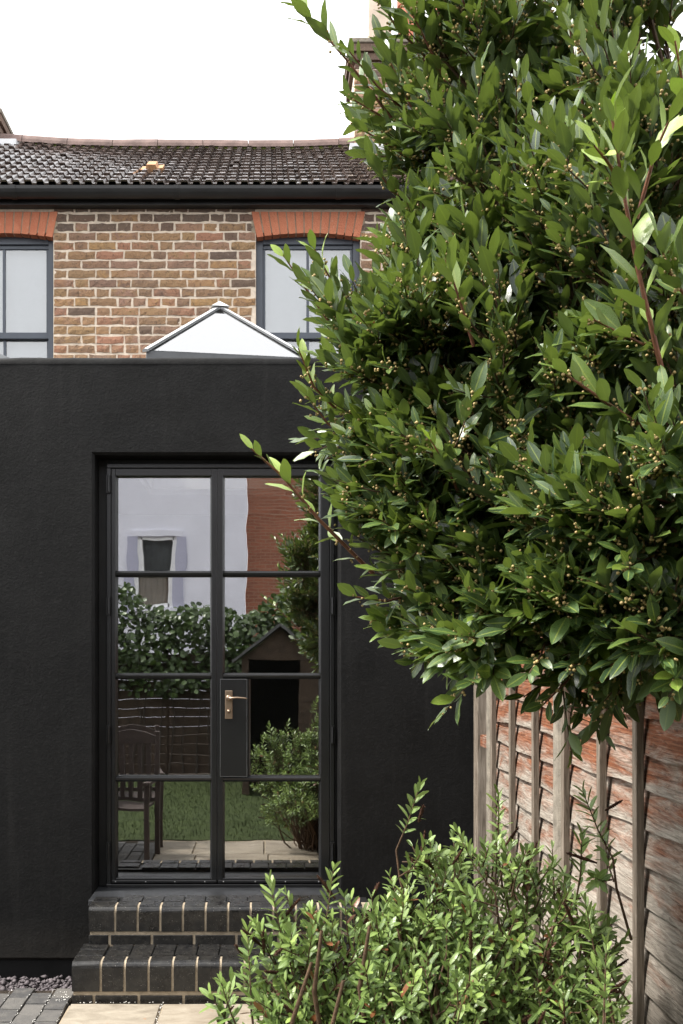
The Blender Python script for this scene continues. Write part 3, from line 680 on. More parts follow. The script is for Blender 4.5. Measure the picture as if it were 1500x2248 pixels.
# chimneys
def chimney(x0, x1, y0, y1, ztop, zb, pots, full=True):
    ch_ = empty('chimney', ((x0 + x1) / 2, y0, zb)); ho(ch_); bpy.context.view_layer.update(); WM[ch_.name] = ch_.matrix_world.inverted()
    part(MB().box(x0 + .012, x1 - .012, y0 + .012, y1 - .012, zb, ztop), 'core', 'mortar_cream', ch_)
    if full: lay(x0 + .004, x1, zb, 99, ch_, y0, True, ztop=ztop - .19, seed=21, soot=1)
    z = ztop - .19
    for a, h_ in ((.025, .075), (.05, .075)): part(MB().box(x0 - a, x1 + a, y0 - a, y1 + a, z, z + h_ - .006), 'corbel', 'sooty_brick', ch_); z += .075
    part(MB().box(x0 - .06, x1 + .06, y0 - .06, y1 + .06, z, z + .05), 'cap', 'concrete', ch_, bevel=.01)
    for px_, mt, w_, h_ in pots:
        if mt == 'cream_pot': part(MB().box(px_ - w_, px_ + w_, y0 + .1, y0 + .1 + 2 * w_, z + .05, z + h_).box(px_ - w_ - .02, px_ + w_ + .02, y0 + .08, y0 + .12 + 2 * w_, z + .03, z + .10), 'pot', mt, ch_, bevel=.008)
        else: part(MB().lathe([(w_ * 1.15, .05), (w_, .12), (w_ * .9, h_ - .1), (w_ * 1.05, h_ - .07), (w_ * 1.05, h_)], (px_, y0 + .25, z), 18), 'pot', mt, ch_, smooth=False)
CS = 9.8 / F
chimney((778 - VX) * CS, (778 - VX) * CS + 1.0, 9.8, 10.5, CH + (VY - 92) * CS, 6.3, [((837 - VX) * CS, 'cream_pot', .115, .62), ((905 - VX) * CS + .02, 'terracotta_pot', .13, .60), (1.75, 'terracotta_pot', .13, .5)])
chimney(-3.7, -2.70, 9.9, 10.6, 7.05, 6.3, [(-3.1, 'terracotta_pot', .12, .5)], False)
part(MB().box((764 - VX) * CS, (772 - VX) * CS + .35, 9.55, 9.79, 6.50, 6.56), 'flashing', 'lead', roof)
part(MB().box(-2.75, -2.46, 9.70, 9.92, 6.62, 6.68), 'flashing', 'lead', roof)
# round vent on the flat roof
rv = MB().lathe([(.20, 0), (.20, .20), (.235, .205), (.235, .225), (.21, .25), (.15, .275), (.07, .288), (.0, .29)], (0, 0, 0), 32).obj('roof_vent', 'dark_kerb', None, smooth=False, loc=(-1.735, 6.0, 3.12)); rv.scale.z = 1.17
tag(rv, 'round grey metal vent cowl peeping over the black parapet', 'roof vent')

# ------------------------------------------------------------------ fence
FX = 1.15
def fpost(yc, wx, wy, label, mat='concrete', top=1.9):
    b = MB(); e = .012
    pr = [(-wx, -wy + e), (-wx + e, -wy), (wx - e, -wy), (wx, -wy + e), (wx, wy - e), (wx - e, wy), (-wx + e, wy), (-wx, wy - e)]
    b.prism(pr, -.12, top, 'z'); n0 = len(b.v)
    o = b.obj('fence_post', mat, None, loc=(FX, yc, 0)); tag(o, label, 'fence post'); return o
fpost(5.36, .042, .034, 'weathered timber fence post fixed against the black wall', 'fence_batten')
fpost(5.04, .042, .04, 'grey fence post beside the timber wall post', 'concrete')
fpost(3.81, .052, .046, 'pitted concrete fence post between the two board panels')
fpost(1.74, .062, .062, 'concrete fence post at the near end of the long panel')
o = box('fence_rail', 'fence_board', None, FX - .02, FX + .02, 5.092, 5.317, 1.16, 1.22); tag(o, 'short brown rail bridging two posts beside the black wall', 'rail')
def panel(y0, y1, bats, label, seed):
    pn = empty('board_fence', (FX, (y0 + y1) / 2, 0)); tag(pn, label, 'fence'); rr = random.Random(seed); z = .04; i = 0
    while z < 1.78:
        ex_ = rr.uniform(.105, .135); hgt = ex_ + .035; n = 36; vs = []; ed = []
        ph = [rr.uniform(0, 6.28) for k in range(4)]; am = rr.uniform(.003, .008); sl_ = rr.uniform(-.006, .012)
        for k in range(n + 1):
            y = y0 + (y1 - y0) * k / n; u = k / n - .5
            lo = z + am * (math.sin(y * 5.3 + ph[0]) + .6 * math.sin(y * 11 + ph[1])) + rr.uniform(-.001, .001) + sl_ * u; hi = z + hgt + sl_ * u
            cup = .004 * math.sin(y * 7 + ph[2]); 
            vs += [(FX - .033 + cup, y, lo), (FX - .027 + cup, y, lo + hgt * .35), (FX - .010, y, hi), (FX - .001, y, hi), (FX - .022 + cup, y, lo)]
            ed += [1, .15, .9, .9, 1]
        fs = [(k * 5 + a, k * 5 + (a + 1) % 5, (k + 1) * 5 + (a + 1) % 5, (k + 1) * 5 + a) for k in range(n) for a in range(5)] + [(4, 3, 2, 1, 0), tuple(n * 5 + a for a in range(5))]
        o = MB().add(vs, fs).obj('board', 'fence_board', None); at = o.data.attributes.new('edge', 'FLOAT', 'POINT'); at.data.foreach_set('value', ed)
        rel(o, pn); z += ex_; i += 1
    for yb in bats:
        w_ = .017; tl = rr.uniform(-.012, .012); b = MB()
        b.add([(x, y + (tl if zz_ > 1 else 0) , zz_) for zz_ in (.02, 1.86) for x, y in ((FX - .060, yb - w_), (FX - .036, yb - w_), (FX - .036, yb + w_), (FX - .060, yb + w_))], [(0, 1, 2, 3), (4, 5, 6, 7), (0, 1, 5, 4), (1, 2, 6, 5), (2, 3, 7, 6), (3, 0, 4, 7)])
        rel(b.obj('batten', 'fence_batten', None, bevel=.002), pn)
    rel(box('capping', 'fence_batten', None, FX - .07, FX + .02, y0, y1, 1.862, 1.885), pn)
panel(3.875, 4.985, [4.88, 4.50, 4.11], 'short weathered overlapping board fence panel next to the black wall', 4)
panel(1.81, 3.745, [3.70, 3.29, 2.965, 2.6, 2.22, 1.85], 'long silvered board fence panel behind the low shrub', 8)

# ------------------------------------------------------------------ leaf machinery
BAY_T = np.array([0, .10, .28, .52, .76, .91, 1.0]); BAY_W = np.array([.06, .30, .82, 1.0, .74, .36, .0])
HEB_T = np.array([0, .15, .40, .70, .90, 1.0]); HEB_W = np.array([.25, .62, .95, 1.0, .60, .0])
def norm(a): return a / np.maximum(np.linalg.norm(a, axis=-1, keepdims=True), 1e-9)
class Leaves:
    def __init__(s): s.b = []; s.d = []; s.n = []; s.L = []; s.W = []; s.c = []; s.t = []
    def add(s, b, d, n, L, W, curl, youth=0., dead=0., tone=None):
        s.b.append(tuple(b)); s.d.append(tuple(d)); s.n.append(tuple(n)); s.L.append(L); s.W.append(W); s.c.append(curl); s.t.append((random.random() if tone is None else min(1, max(0, tone + random.uniform(-.22, .22))), youth, 0, dead))
    def build(s, T, Wp, fold=.22, wave=.05):
        B, D, N_ = np.array(s.b), norm(np.array(s.d)), np.array(s.n); L = np.array(s.L)[:, None]; Wd = np.array(s.W)[:, None]; C = np.array(s.c)[:, None]; t4 = np.array(s.t)
        N_ = norm(N_ - D * np.sum(N_ * D, 1, keepdims=True)); Sd = np.cross(D, N_); n = len(B); k = len(T); ph = rng.uniform(0, 6.28, (n, 1))
        V = np.zeros((n, k, 3, 3)); A = np.zeros((n, k, 3, 4)); A[:] = t4[:, None, None, :]
        for i, (t, w_) in enumerate(zip(T, Wp)):
            mid = B + D * (L * (t - .12 * C * C * t * t)) - N_ * (C * L * t * t * .5)
            for j, sg in enumerate((-1, 0, 1)):
                off = Sd * (sg * w_ * Wd * .5) + N_ * (abs(sg) * w_ * Wd * .5 * fold) + N_ * (abs(sg) * wave * Wd * np.sin(ph + t * 14 + sg))
                V[:, i, j] = mid + off; A[:, i, j, 2] = abs(sg)
        idx = np.arange(k * 3).reshape(k, 3)
        q = np.array([(idx[i, j], idx[i, j + 1], idx[i + 1, j + 1], idx[i + 1, j]) for i in range(k - 1) for j in range(2)])
        return V.reshape(n, k * 3, 3), A.reshape(n, k * 3, 4), q, N_
def leaf_objects(lv, T, Wp, mat, parent, keep=300, fold=.22, wave=.05, cell=14, leafname='leaf', tol=.05, restname='foliage'):
    V, A, q, N_ = lv.build(T, Wp, fold, wave); n, k, _ = V.shape
    c = V.mean(1); D = np.maximum(c[:, 1], .1); px = VX + c[:, 0] * F / D; py = VY - (c[:, 2] - CH) * F / D
    inf = (px > 5) & (px < 1495) & (py > 5) & (py < 2243); gx = np.clip((px / cell).astype(int), 0, 200); gy_ = np.clip((py / cell).astype(int), 0, 300)
    zb = np.full((201, 301), 1e9)
    P2 = V[inf][:, ::2].reshape(-1, 3); Dp = P2[:, 1]; ax = np.clip(((VX + P2[:, 0] * F / Dp) / cell).astype(int), 0, 200); ay = np.clip(((VY - (P2[:, 2] - CH) * F / Dp) / cell).astype(int), 0, 300)
    np.minimum.at(zb, (ax, ay), Dp)
    vis = inf & (D < zb[gx, gy_] + tol)
    view = norm(c - np.array([0, 0, CH])); area = np.array(lv.L) * np.array(lv.W) / D ** 2 * (np.abs(np.sum(view * N_, 1)) + .1)
    sc = np.where(vis, area, -1); order = np.argsort(-sc)[:keep]; order = order[sc[order] > 0]
    pick = np.zeros(n, bool); pick[order] = True
    rest = ~pick; m_ = rest.sum()
    Fq = (q[None] + (np.arange(m_) * k)[:, None, None]).reshape(-1, 4)
    o = link(restname, np_mesh(restname, mat, V[rest].reshape(-1, 3), Fq, A[rest].reshape(-1, 4)), None); tag(o, kind='stuff'); rel(o, parent)
    for i in order:
        b0 = V[i, 1]; o = link(leafname, np_mesh(leafname, mat, V[i] - b0, q, A[i]), None, b0); rel(o, parent)
ICO = None
def balls(name, mat, pts, rad, parent):
    bmx = bmesh.new(); bmesh.ops.create_icosphere(bmx, subdivisions=1, radius=1); bmx.verts.ensure_lookup_table()
    v0 = np.array([v.co[:] for v in bmx.verts]); f0 = np.array([[v.index for v in f.verts] for f in bmx.faces]); bmx.free()
    pts = np.array(pts); r_ = rad * rng.uniform(.7, 1.2, (len(pts), 1, 1)); V = (v0[None] * r_ + pts[:, None]).reshape(-1, 3)
    Fq = (f0[None] + (np.arange(len(pts)) * len(v0))[:, None, None]).reshape(-1, 3)
    o = link(name, np_mesh(name, mat, V, Fq), None); tag(o, kind='stuff'); rel(o, parent); return o
def rv_(s_=1): return Vector((random.gauss(0, s_), random.gauss(0, s_), random.gauss(0, s_)))

# ------------------------------------------------------------------ bay tree
BT = empty('bay_tree', (1.42, 2.75, -.1)); tag(BT, 'large bay laurel with glossy leaves and yellow buds overhanging the fence', 'tree')
lv = Leaves(); tw = MB(); tr_ = MB(); buds = []; red = MB()
trunk = [Vector((1.42, 2.75, -.12)), Vector((1.40, 2.72, .8)), Vector((1.36, 2.70, 1.6)), Vector((1.30, 2.68, 2.4)), Vector((1.22, 2.66, 3.1)), Vector((1.15, 2.65, 3.9))]
o = MB().tube(trunk, [.085, .075, .068, .055, .042, .02], 10).obj('trunk', 'bark', None, smooth=True); rel(o, BT)
def ok(p, L=.08):
    if p.y < 1.25: return False
    if p.x > FX - .10 and p.z < 1.95: return False
    return True
def sprig(pts, n, L, youth, r0=.0035, ytip=None, bud=.7, tubeb=None, spread=.85, start=.12, lift=.35):
    """a shoot through pts carrying n spirally set leaves"""
    pts = [Vector(p) for p in pts]; seg = [(pts[i + 1] - pts[i]).length for i in range(len(pts) - 1)]; tot = sum(seg)
    def at(t):
        d = t * tot
        for i, s_ in enumerate(seg):
            if d <= s_ or i == len(seg) - 1: return pts[i].lerp(pts[i + 1], min(1, d / s_)), (pts[i + 1] - pts[i]).normalized()
            d -= s_
    (tubeb or tw).tube(pts, [r0 * (1 - .6 * i / (len(pts) - 1)) for i in range(len(pts))], 5, False)
    a0 = random.uniform(0, 6.28); tone = random.choice((.1, .25, .45, .7, .95)); bud = bud if random.random() < .8 else 0
    for i in range(n):
        t = start + (1 - start) * (i + .5) / n; p, d = at(t); a0 += 2.4
        o1 = d.orthogonal().normalized(); o2 = d.cross(o1); rad = o1 * math.cos(a0) + o2 * math.sin(a0)
        sp = spread * (1.15 - .75 * t) + random.uniform(-.15, .15)
        ld = (d * math.cos(sp) + rad * math.sin(sp) + Vector((0, 0, lift * .35)) + rv_(.10)).normalized()
        nn = (d * 1.0 + Vector((0, 0, .9)) - rad * .35 + rv_(.22))
        yt = youth if ytip is None else youth + (ytip - youth) * max(0, (t - .45) / .55)
        l_ = L * random.uniform(.62, 1.22) * (1 if t < .85 else .82)
        if not ok(p + ld * l_): continue
        dead = 0.
        lv.add(p + ld * .006, ld, nn, l_, l_ * random.uniform(.31, .41), random.uniform(-.05, .42), min(1, max(0, yt * random.uniform(.6, 1.2) + (.35 if random.random() < .02 else 0))), dead, tone)
        if random.random() < bud and yt < .6:
            for k in range(random.choice((2, 3, 4, 4))): buds.append(p + rad * random.uniform(.006, .016) + d * random.uniform(0, .018) + rv_(.005))
LOBES = [  # photo x, y, distance, radii (x, y, z) in metres, sub-branches
    (1060, 270, 2.75, .26, .30, .28, 24), (1310, 130, 2.75, .36, .40, .44, 32), (910, 815, 2.62, .20, .28, .20, 26), (965, 1100, 2.62, .18, .28, .22, 24),
    (1230, 560, 2.60, .40, .42, .42, 44), (1180, 950, 2.50, .36, .38, .40, 44), (1440, 700, 2.25, .26, .32, .50, 34), (1330, 1190, 2.35, .34, .36, .24, 34),
    (1490, 1150, 2.05, .20, .26, .30, 22), (1480, 250, 2.45, .24, .32, .42, 24), (1060, 1290, 2.62, .18, .26, .12, 14), (1060, 620, 2.7, .18, .28, .22, 10), (1440, 1390, 2.15, .18, .2, .10, 14), (1190, 1370, 2.45, .26, .26, .11, 26), (1320, 1330, 2.3, .2, .25, .12, 16), ]
for (x, y, D, rx, ry, rz, nb) in LOBES:
    c = P(x, y, D); root = min(trunk, key=lambda p: (p - (c - Vector((0, 0, .5)))).length)
    mid = root.lerp(c, .55) + Vector((0, 0, -.06)) + rv_(.03)
    tr_.tube([root, root.lerp(mid, .5) + rv_(.02), mid, c], [.032, .027, .021, .013], 7, False)
    for k in range(nb):
        u = Vector((random.gauss(-.25, 1), random.gauss(-.45, 1), random.gauss(.12, 1))).normalized(); rr_ = random.uniform(.62, .98)
        e = c + Vector((u.x * rx, u.y * ry, u.z * rz)) * rr_
        if not ok(e): continue
        s0 = c.lerp(e, .05) if random.random() < .6 else mid.lerp(c, random.uniform(.4, 1))
        m1 = s0.lerp(e, .5) + Vector((0, 0, -.02)) + rv_(.02)
        tw.tube([s0, m1, e], [.009, .006, .004], 5, False); d0 = (e - m1).normalized()
        for q_ in range(random.randint(6, 8)):
            t = random.uniform(.35, 1); b0 = m1.lerp(e, t)
            d = (d0 * .75 + u * .35 + rv_(.42) + Vector((-.10, -.1, .45))).normalized(); ln_ = random.uniform(.12, .22)
            p1 = b0 + d * ln_ * .5; p2 = b0 + (d + Vector((0, 0, .14))).normalized() * ln_
            sprig([b0, p1, p2], random.randint(9, 12), random.uniform(.060, .088), 0, .0028, ytip=.22 if random.random() < .25 else 0)
o = tr_.obj('limb', 'bark', None, smooth=True); rel(o, BT)
SPR = [  # explicit shoots: photo points at a distance, leaves, leaf length, youth, tip youth
    ([(860, 260), (760, 130), (655, 12)], 2.55, 14, .078, .05, .45), ([(905, 330), (830, 250), (770, 215)], 2.6, 9, .085, 0, .1),
    ([(760, 760), (690, 660), (622, 560)], 2.55, 12, .066, .15, .7), ([(800, 720), (740, 640), (690, 545)], 2.55, 12, .075, .1, .7),
    ([(740, 900), (690, 850), (655, 765)], 2.5, 10, .066, .3, .85), ([(820, 1260), (700, 1140), (620, 1045), (552, 985)], 2.45, 16, .072, .3, .85),
    ([(1040, 760), (1010, 660), (975, 560)], 2.1, 9, .078, .3, .95), ([(1010, 1090), (985, 1030), (945, 965)], 2.2, 9, .066, .2, .8),
    ([(1475, 900), (1440, 760), (1400, 590), (1365, 400), (1340, 230)], 1.72, 20, .088, .35, 1), ([(1398, 480), (1440, 330), (1480, 240)], 1.72, 9, .082, .65, 1), ([(1376, 420), (1330, 350), (1305, 320)], 1.72, 7, .07, .8, 1),
    ([(1560, 330), (1500, 190), (1482, 90)], 1.7, 8, .085, .7, 1), ([(1560, 1000), (1400, 930), (1240, 820)], 1.9, 16, .09, .05, .3),
    ([(1560, 830), (1420, 760), (1300, 700)], 1.9, 15, .09, .02, .15), ([(1540, 1130), (1430, 1090), (1330, 1010)], 1.9, 13, .088, 0, .1), ([(1550, 700), (1480, 620), (1450, 540)], 1.8, 12, .085, .05, .3),
    ([(1080, 860), (960, 800), (880, 720)], 2.35, 13, .085, 0, .2), ([(1130, 720), (1060, 590), (1020, 480)], 2.3, 13, .085, 0, .2), ([(800, 980), (720, 930), (675, 870)], 2.5, 11, .076, .1, .4),
    ([(1250, 700), (1190, 560), (1150, 420)], 2.25, 13, .085, 0, .15), ([(1230, 1400), (1110, 1470), (1010, 1500)], 2.3, 11, .08, 0, 0), ([(1300, 1430), (1240, 1500), (1190, 1550)], 2.25, 10, .08, 0, 0), ([(1150, 1400), (1070, 1430), (980, 1460)], 2.45, 10, .08, 0, 0), ([(1420, 1400), (1360, 1480), (1310, 1500)], 2.15, 9, .085, 0, 0), ([(1300, 1380), (1220, 1480), (1150, 1530)], 2.3, 9, .085, 0, 0),
    ([(1500, 1330), (1400, 1430), (1340, 1460)], 2.0, 8, .09, 0, 0), ([(1540, 1400), (1500, 1460), (1480, 1490)], 1.9, 7, .085, .2, .5), ([(1040, 1360), (960, 1400), (880, 1400)], 2.5, 9, .08, 0, .1), ([(930, 1300), (850, 1320), (780, 1310)], 2.5, 9, .075, 0, .15),
    ([(930, 280), (830, 190), (765, 110)], 2.55, 13, .08, 0, .25), ([(930, 370), (840, 310), (770, 270)], 2.58, 12, .08, 0, .15), ([(960, 150), (870, 60), (825, -20)], 2.55, 13, .08, 0, .2), ([(930, 450), (860, 420), (815, 350)], 2.58, 11, .08, 0, .1), ([(960, 230), (900, 190), (840, 90)], 2.6, 12, .08, 0, .1), ([(1300, 330), (1270, 180), (1250, 60)], 2.3, 13, .085, 0, .1), ([(1090, 160), (1040, 60), (1000, -40)], 2.45, 12, .085, 0, .1), ([(980, 180), (930, 80), (890, 0)], 2.5, 11, .085, 0, .2),
    ([(1430, 1250), (1360, 1200), (1270, 1170)], 2.0, 12, .088, 0, .15), ([(960, 330), (900, 230), (850, 120)], 2.55, 12, .085, 0, .1)]
for pts, D, n, L, y0, y1 in SPR:
    n_ = len(pts); big = n >= 16
    sprig([P(px, py, D + .05 * (n_ - 1 - i) ) for i, (px, py) in enumerate(pts)], n, L, y0, .006 if big else .0042, ytip=y1, bud=.75, tubeb=(rb := MB()), start=.1); rel(rb.obj('young_stem', 'twig_red', None, smooth=True), BT)
for x, y, D, a in ((1205, 1050, 2.1, -.5), (822, 710, 2.35, -.9)):
    p = P(x, y, D); lv.add(p, Vector((.8, 0, .45)) if a > -.6 else Vector((-.5, 0, .85)), Vector((.1, -1, .3)), .05, .02, .2, 0, 1.)
o = tw.obj('twigs', 'twig_brown', None); o.name = 'branchlet'; rel(o, BT)
leaf_objects(lv, BAY_T, BAY_W, 'bay_leaf', BT)
bp = np.array([tuple(p) for p in buds]); balls('flower_buds', 'bud', bp, .0037, BT)
print('bay leaves', len(lv.b), 'buds', len(bp))

# ------------------------------------------------------------------ hebe
HB = empty('hebe_shrub', (.45, 2.75, -.11)); tag(HB, 'bushy hebe with narrow pale green leaves and brown spent flower spikes', 'shrub')
hv = Leaves(); ht = MB(); spikes = []
def hshoot(b0, d, ln_, tipy, n=9, L=.042, dead=0.):
    d = d.normalized(); p1 = b0 + d * ln_ * .5 + rv_(.006); p2 = b0 + d * ln_ + Vector((0, 0, .02)); ht.tube([b0, p1, p2], [.0030, .0024, .0014], 4, False)
    o1 = d.orthogonal().normalized(); o2 = d.cross(o1)
    for i in range(n):
        t = .22 + .78 * (i + 1) / n; p = b0.lerp(p1, t * 2) if t < .5 else p1.lerp(p2, t * 2 - 1); a = (i % 2) * math.pi / 2 + random.uniform(-.25, .25)
        for s_ in (0, math.pi):
            rad = o1 * math.cos(a + s_) + o2 * math.sin(a + s_); sp = 1.25 - .85 * t * t + random.uniform(-.15, .15)
            ld = (d * math.cos(sp) + rad * math.sin(sp) + Vector((0, 0, .08)) + rv_(.07)).normalized(); l_ = L * random.uniform(.75, 1.15) * (1 if t < .9 else .75)
            dd = 1. if random.random() < dead * (1.3 - t) else 0.
            if (p + ld * l_).x > FX - .075: continue
            hv.add(p, ld, d + Vector((0, 0, .5)) - rad * .3 + rv_(.12), l_, l_ * random.uniform(.25, .33), random.uniform(0, .5), tipy * t * random.uniform(.3, 1.1) + (.15 if random.random() < .1 else 0), dd)
    return p2
stem_base = [Vector((.45 + random.gauss(0, .10), 2.75 + random.gauss(0, .08), -.12)) for i in range(7)]
HL = [(.60, 2.80, .58, .38, .36, .54, 200), (.22, 2.62, .50, .31, .32, .51, 170), (.70, 2.50, .40, .22, .26, .44, 80), (.42, 2.45, .40, .34, .26, .50, 100), (.40, 2.95, .28, .42, .26, .36, 90)]
for (cx, cy, cz, rx, ry, rz, nb) in HL:
    for k in range(nb):
        u = Vector((random.gauss(0, 1), random.gauss(-.12, 1), abs(random.gauss(.45, .8)) - .15)).normalized(); rr_ = random.uniform(.70, 1.0) if random.random() < .8 else random.uniform(.4, .7)
        c = Vector((cx, cy, cz)); e = c + Vector((u.x * rx, u.y * ry, u.z * rz)) * rr_
        if e.x > FX - .12: continue
        if random.random() < .28:
            sb = random.choice(stem_base); m1 = sb.lerp(e, .6) + rv_(.05); ht.tube([sb, sb.lerp(m1, .5) + rv_(.03), m1, e], [.009, .007, .005, .003], 5, False)
        for q_ in range(3):
            d = (u * .85 + Vector((0, -.08, .45)) + rv_(.55)); p2 = hshoot(e - u * .05 + rv_(.02), d, random.uniform(.06, .13), random.choice((.2, .5, .9)), random.randint(5, 7), dead=.12 if rr_ < .85 else .02)
            if random.random() < .075: spikes.append((p2, (d.normalized() + rv_(.5)).normalized()))
for (x, y, D) in ((912, 1765, 2.75), (1095, 1790, 2.85), (1010, 1850, 2.7), (1290, 1775, 2.7), (1275, 1880, 2.6), (600, 1985, 2.6), (725, 1955, 2.62), (505, 2200, 2.5), (545, 2090, 2.55), (1330, 2130, 2.3), (1295, 2030, 2.45), (570, 2060, 2.55)):
    tip = P(x, y, D); b0 = tip + Vector((random.uniform(-.07, .09), random.uniform(-.05, .05), -.13)); ht.tube([b0 - Vector((-.05, 0, .22)), b0 - Vector((-.01, 0, .08)), b0], [.004, .0035, .003], 5, False)
    hshoot(b0, tip - b0, .17, .8, 10, .05); spikes.append((tip + rv_(.03) - Vector((0, 0, .05)), (Vector((random.choice((-1, 1)) * .7, 0, .6)) + rv_(.3)).normalized()))
    for k in range(2): hshoot(b0 - Vector((0, 0, .06)) + rv_(.02), tip - b0 + rv_(.08), .12, .6, 7, .046)
for (x, y, D) in ((690, 2070, 2.42), (790, 2060, 2.4), (640, 2140, 2.4), (720, 2180, 2.36)):   # bare stems
    p = P(x, y, D); ht.tube([p + Vector((.03, .05, -.3)), p + Vector((.0, 0, -.12)), p + Vector((random.uniform(-.05, .05), 0, .03))], [.007, .006, .004], 6, False)
o = ht.obj('stem', 'twig_brown', None, smooth=True); rel(o, HB)
leaf_objects(hv, HEB_T, HEB_W, 'hebe_leaf', HB, keep=300, fold=.18, wave=.02, cell=9, tol=.03)
sp_m = []
for i in range(4):
    rr = random.Random(i); b = MB(); ln_ = rr.uniform(.05, .085); ben = rr.uniform(-.012, .012); pts = [(ben * (t / 6) ** 2, 0, ln_ * t / 6) for t in range(7)]
    b.tube(pts, [.0022, .0034, .0042, .0044, .004, .003, .0012], 6)
    for k in range(46):
        t = rr.uniform(.1, .97); a = rr.uniform(0, 6.28); r_ = .0045 * (1.1 - .6 * abs(t - .4)); c = Vector((ben * t * t + r_ * math.cos(a), r_ * math.sin(a), ln_ * t)); s_ = .0024
        dv = Vector((math.cos(a), math.sin(a), .6)) * s_ * 1.4; b.add([c + dv, c - dv + Vector((s_, 0, 0)), c - dv + Vector((-s_, s_, 0)), c - dv + Vector((0, -s_, 0))], [(0, 1, 2), (0, 2, 3), (0, 3, 1)])
    sp_m.append(b.mesh('flower_spike', 'spent_flower'))
for p, d in spikes:
    if p.x + d.x * .08 > FX - .07: continue
    o = link('flower_spike', random.choice(sp_m), None, p, d.to_track_quat('Z', 'Y').to_euler()); rel(o, HB)
print('hebe leaves', len(hv.b), 'spikes', len(spikes))

# ------------------------------------------------------------------ the garden behind the camera (mirrored in the door)
gr_v = []; gr_f = []
for i in range(14000):
    x, y = random.uniform(-3.2, 1.0), random.uniform(-2.6, 2.28); a = random.uniform(0, 3.14); h_ = random.uniform(.02, .045); w_ = .003
    k = len(gr_v); gr_v += [(x - w_ * math.cos(a), y - w_ * math.sin(a), -.01), (x + w_ * math.cos(a), y + w_ * math.sin(a), -.01), (x + random.gauss(0, .012), y + random.gauss(0, .012), -.01 + h_)]; gr_f.append((k, k + 1, k + 2))
o = link('grass', np_mesh('grass', 'lawn', gr_v, gr_f, smooth=False)); tag(o, 'short green lawn grass mirrored in the door glass', 'grass', kind='stuff')
rf = empty('rear_fence', (-1, -2.8, 0)); tag(rf, 'brown boundary fence under ivy, mirrored in the door glass', 'fence')
for i in range(13):
    z = i * .13
    for x0 in (-5.0, -3.2, -1.4, .4): 
        o = MB().box(x0, x0 + 1.78, -2.83, -2.815, z, z + .124, Matrix.Rotation(0, 4, 'X')).obj('board', 'old_shed_wood', None); rel(o, rf)
for x0 in (-5.05, -3.21, -1.41, .39, 2.2): rel(box('post', 'old_shed_wood', None, x0 - .04, x0 + .005, -2.9, -2.84, -.1, 1.75), rf)
iv = Leaves(); IV = empty('ivy', (-1.4, -2.8, 1.2)); tag(IV, 'dark ivy mass over the rear fence, mirrored in the door glass', 'ivy')
for i in range(9000):
    x = random.uniform(-4.8, 2.3); top = 2.42 + .16 * math.sin(x * 2.1) + .1 * math.sin(x * 5.3); z = random.uniform(1.30 + .2 * math.sin(x * 1.7 + 1), top); y = -2.76 + random.gauss(0, .13) + .06 * math.sin(x * 4 + z * 5)
    iv.add((x, y, z), rv_() + Vector((0, .2, -.3)), Vector((0, .8, .6)) + rv_(.4), random.uniform(.06, .10), random.uniform(.05, .08), .2, random.random() * .4, 0)
V, A, q, N_ = iv.build(HEB_T, BAY_W[[0, 2, 3, 3, 4, 6]]); n, k, _ = V.shape
o = link('foliage', np_mesh('foliage', 'ivy_leaf', V.reshape(-1, 3), (q[None] + (np.arange(n) * k)[:, None, None]).reshape(-1, 4), A.reshape(-1, 4))); tag(o, kind='stuff'); rel(o, IV)
b = MB()
for i in range(40): x = -4.8 + i * .18; b.tube([(x, -2.79, 0), (x + random.gauss(0, .1), -2.78, .8), (x + random.gauss(0, .2), -2.78, 1.9)], [.012, .01, .005], 5)
rel(b.obj('stems', 'bark', None), IV)
# shed
SH = empty('garden_shed', (.13, -.9, 0)); tag(SH, 'small gabled wooden shed with open doorway, mirrored in the door glass', 'shed')
sx0, sx1, sy = -.32, .58, -.45; smx = .13; ez_, pz = 1.60, 1.97; d0_, d1_ = -.24, .36
for (x0, x1) in ((sx0, d0_), (d1_, sx1)):
    for i in range(13): rel(box('board', 'old_shed_wood', None, x0, x1, sy - .03 + (.004 if i % 2 else 0), sy, i * .122, i * .122 + .12), SH)
rel(MB().prism([(sx0, 1.59), (sx1, 1.59), (smx, pz - .02)], sy - .03, sy, 'y').obj('gable', 'old_shed_wood', None), SH)
for x0 in (sx0, sx1 - .03): rel(box('side_wall', 'old_shed_wood', None, x0, x0 + .03, -1.7, sy - .031, 0, 1.6), SH)
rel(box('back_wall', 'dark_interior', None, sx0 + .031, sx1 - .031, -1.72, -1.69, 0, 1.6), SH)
for s_ in (-1, 1):
    xe = smx + s_ * .56; vs = [(smx, 0, pz), (xe, 0, ez_ - .06), (xe, 0, ez_ - .02), (smx, 0, pz + .04)]
    rel(MB().add([(a, sy + .07, c) for a, _, c in vs] + [(a, -1.75, c) for a, _, c in vs], [(0, 1, 2, 3), (7, 6, 5, 4), (0, 4, 5, 1), (1, 5, 6, 2), (2, 6, 7, 3), (3, 7, 4, 0)]).obj('roof', 'felt_roof', None), SH)
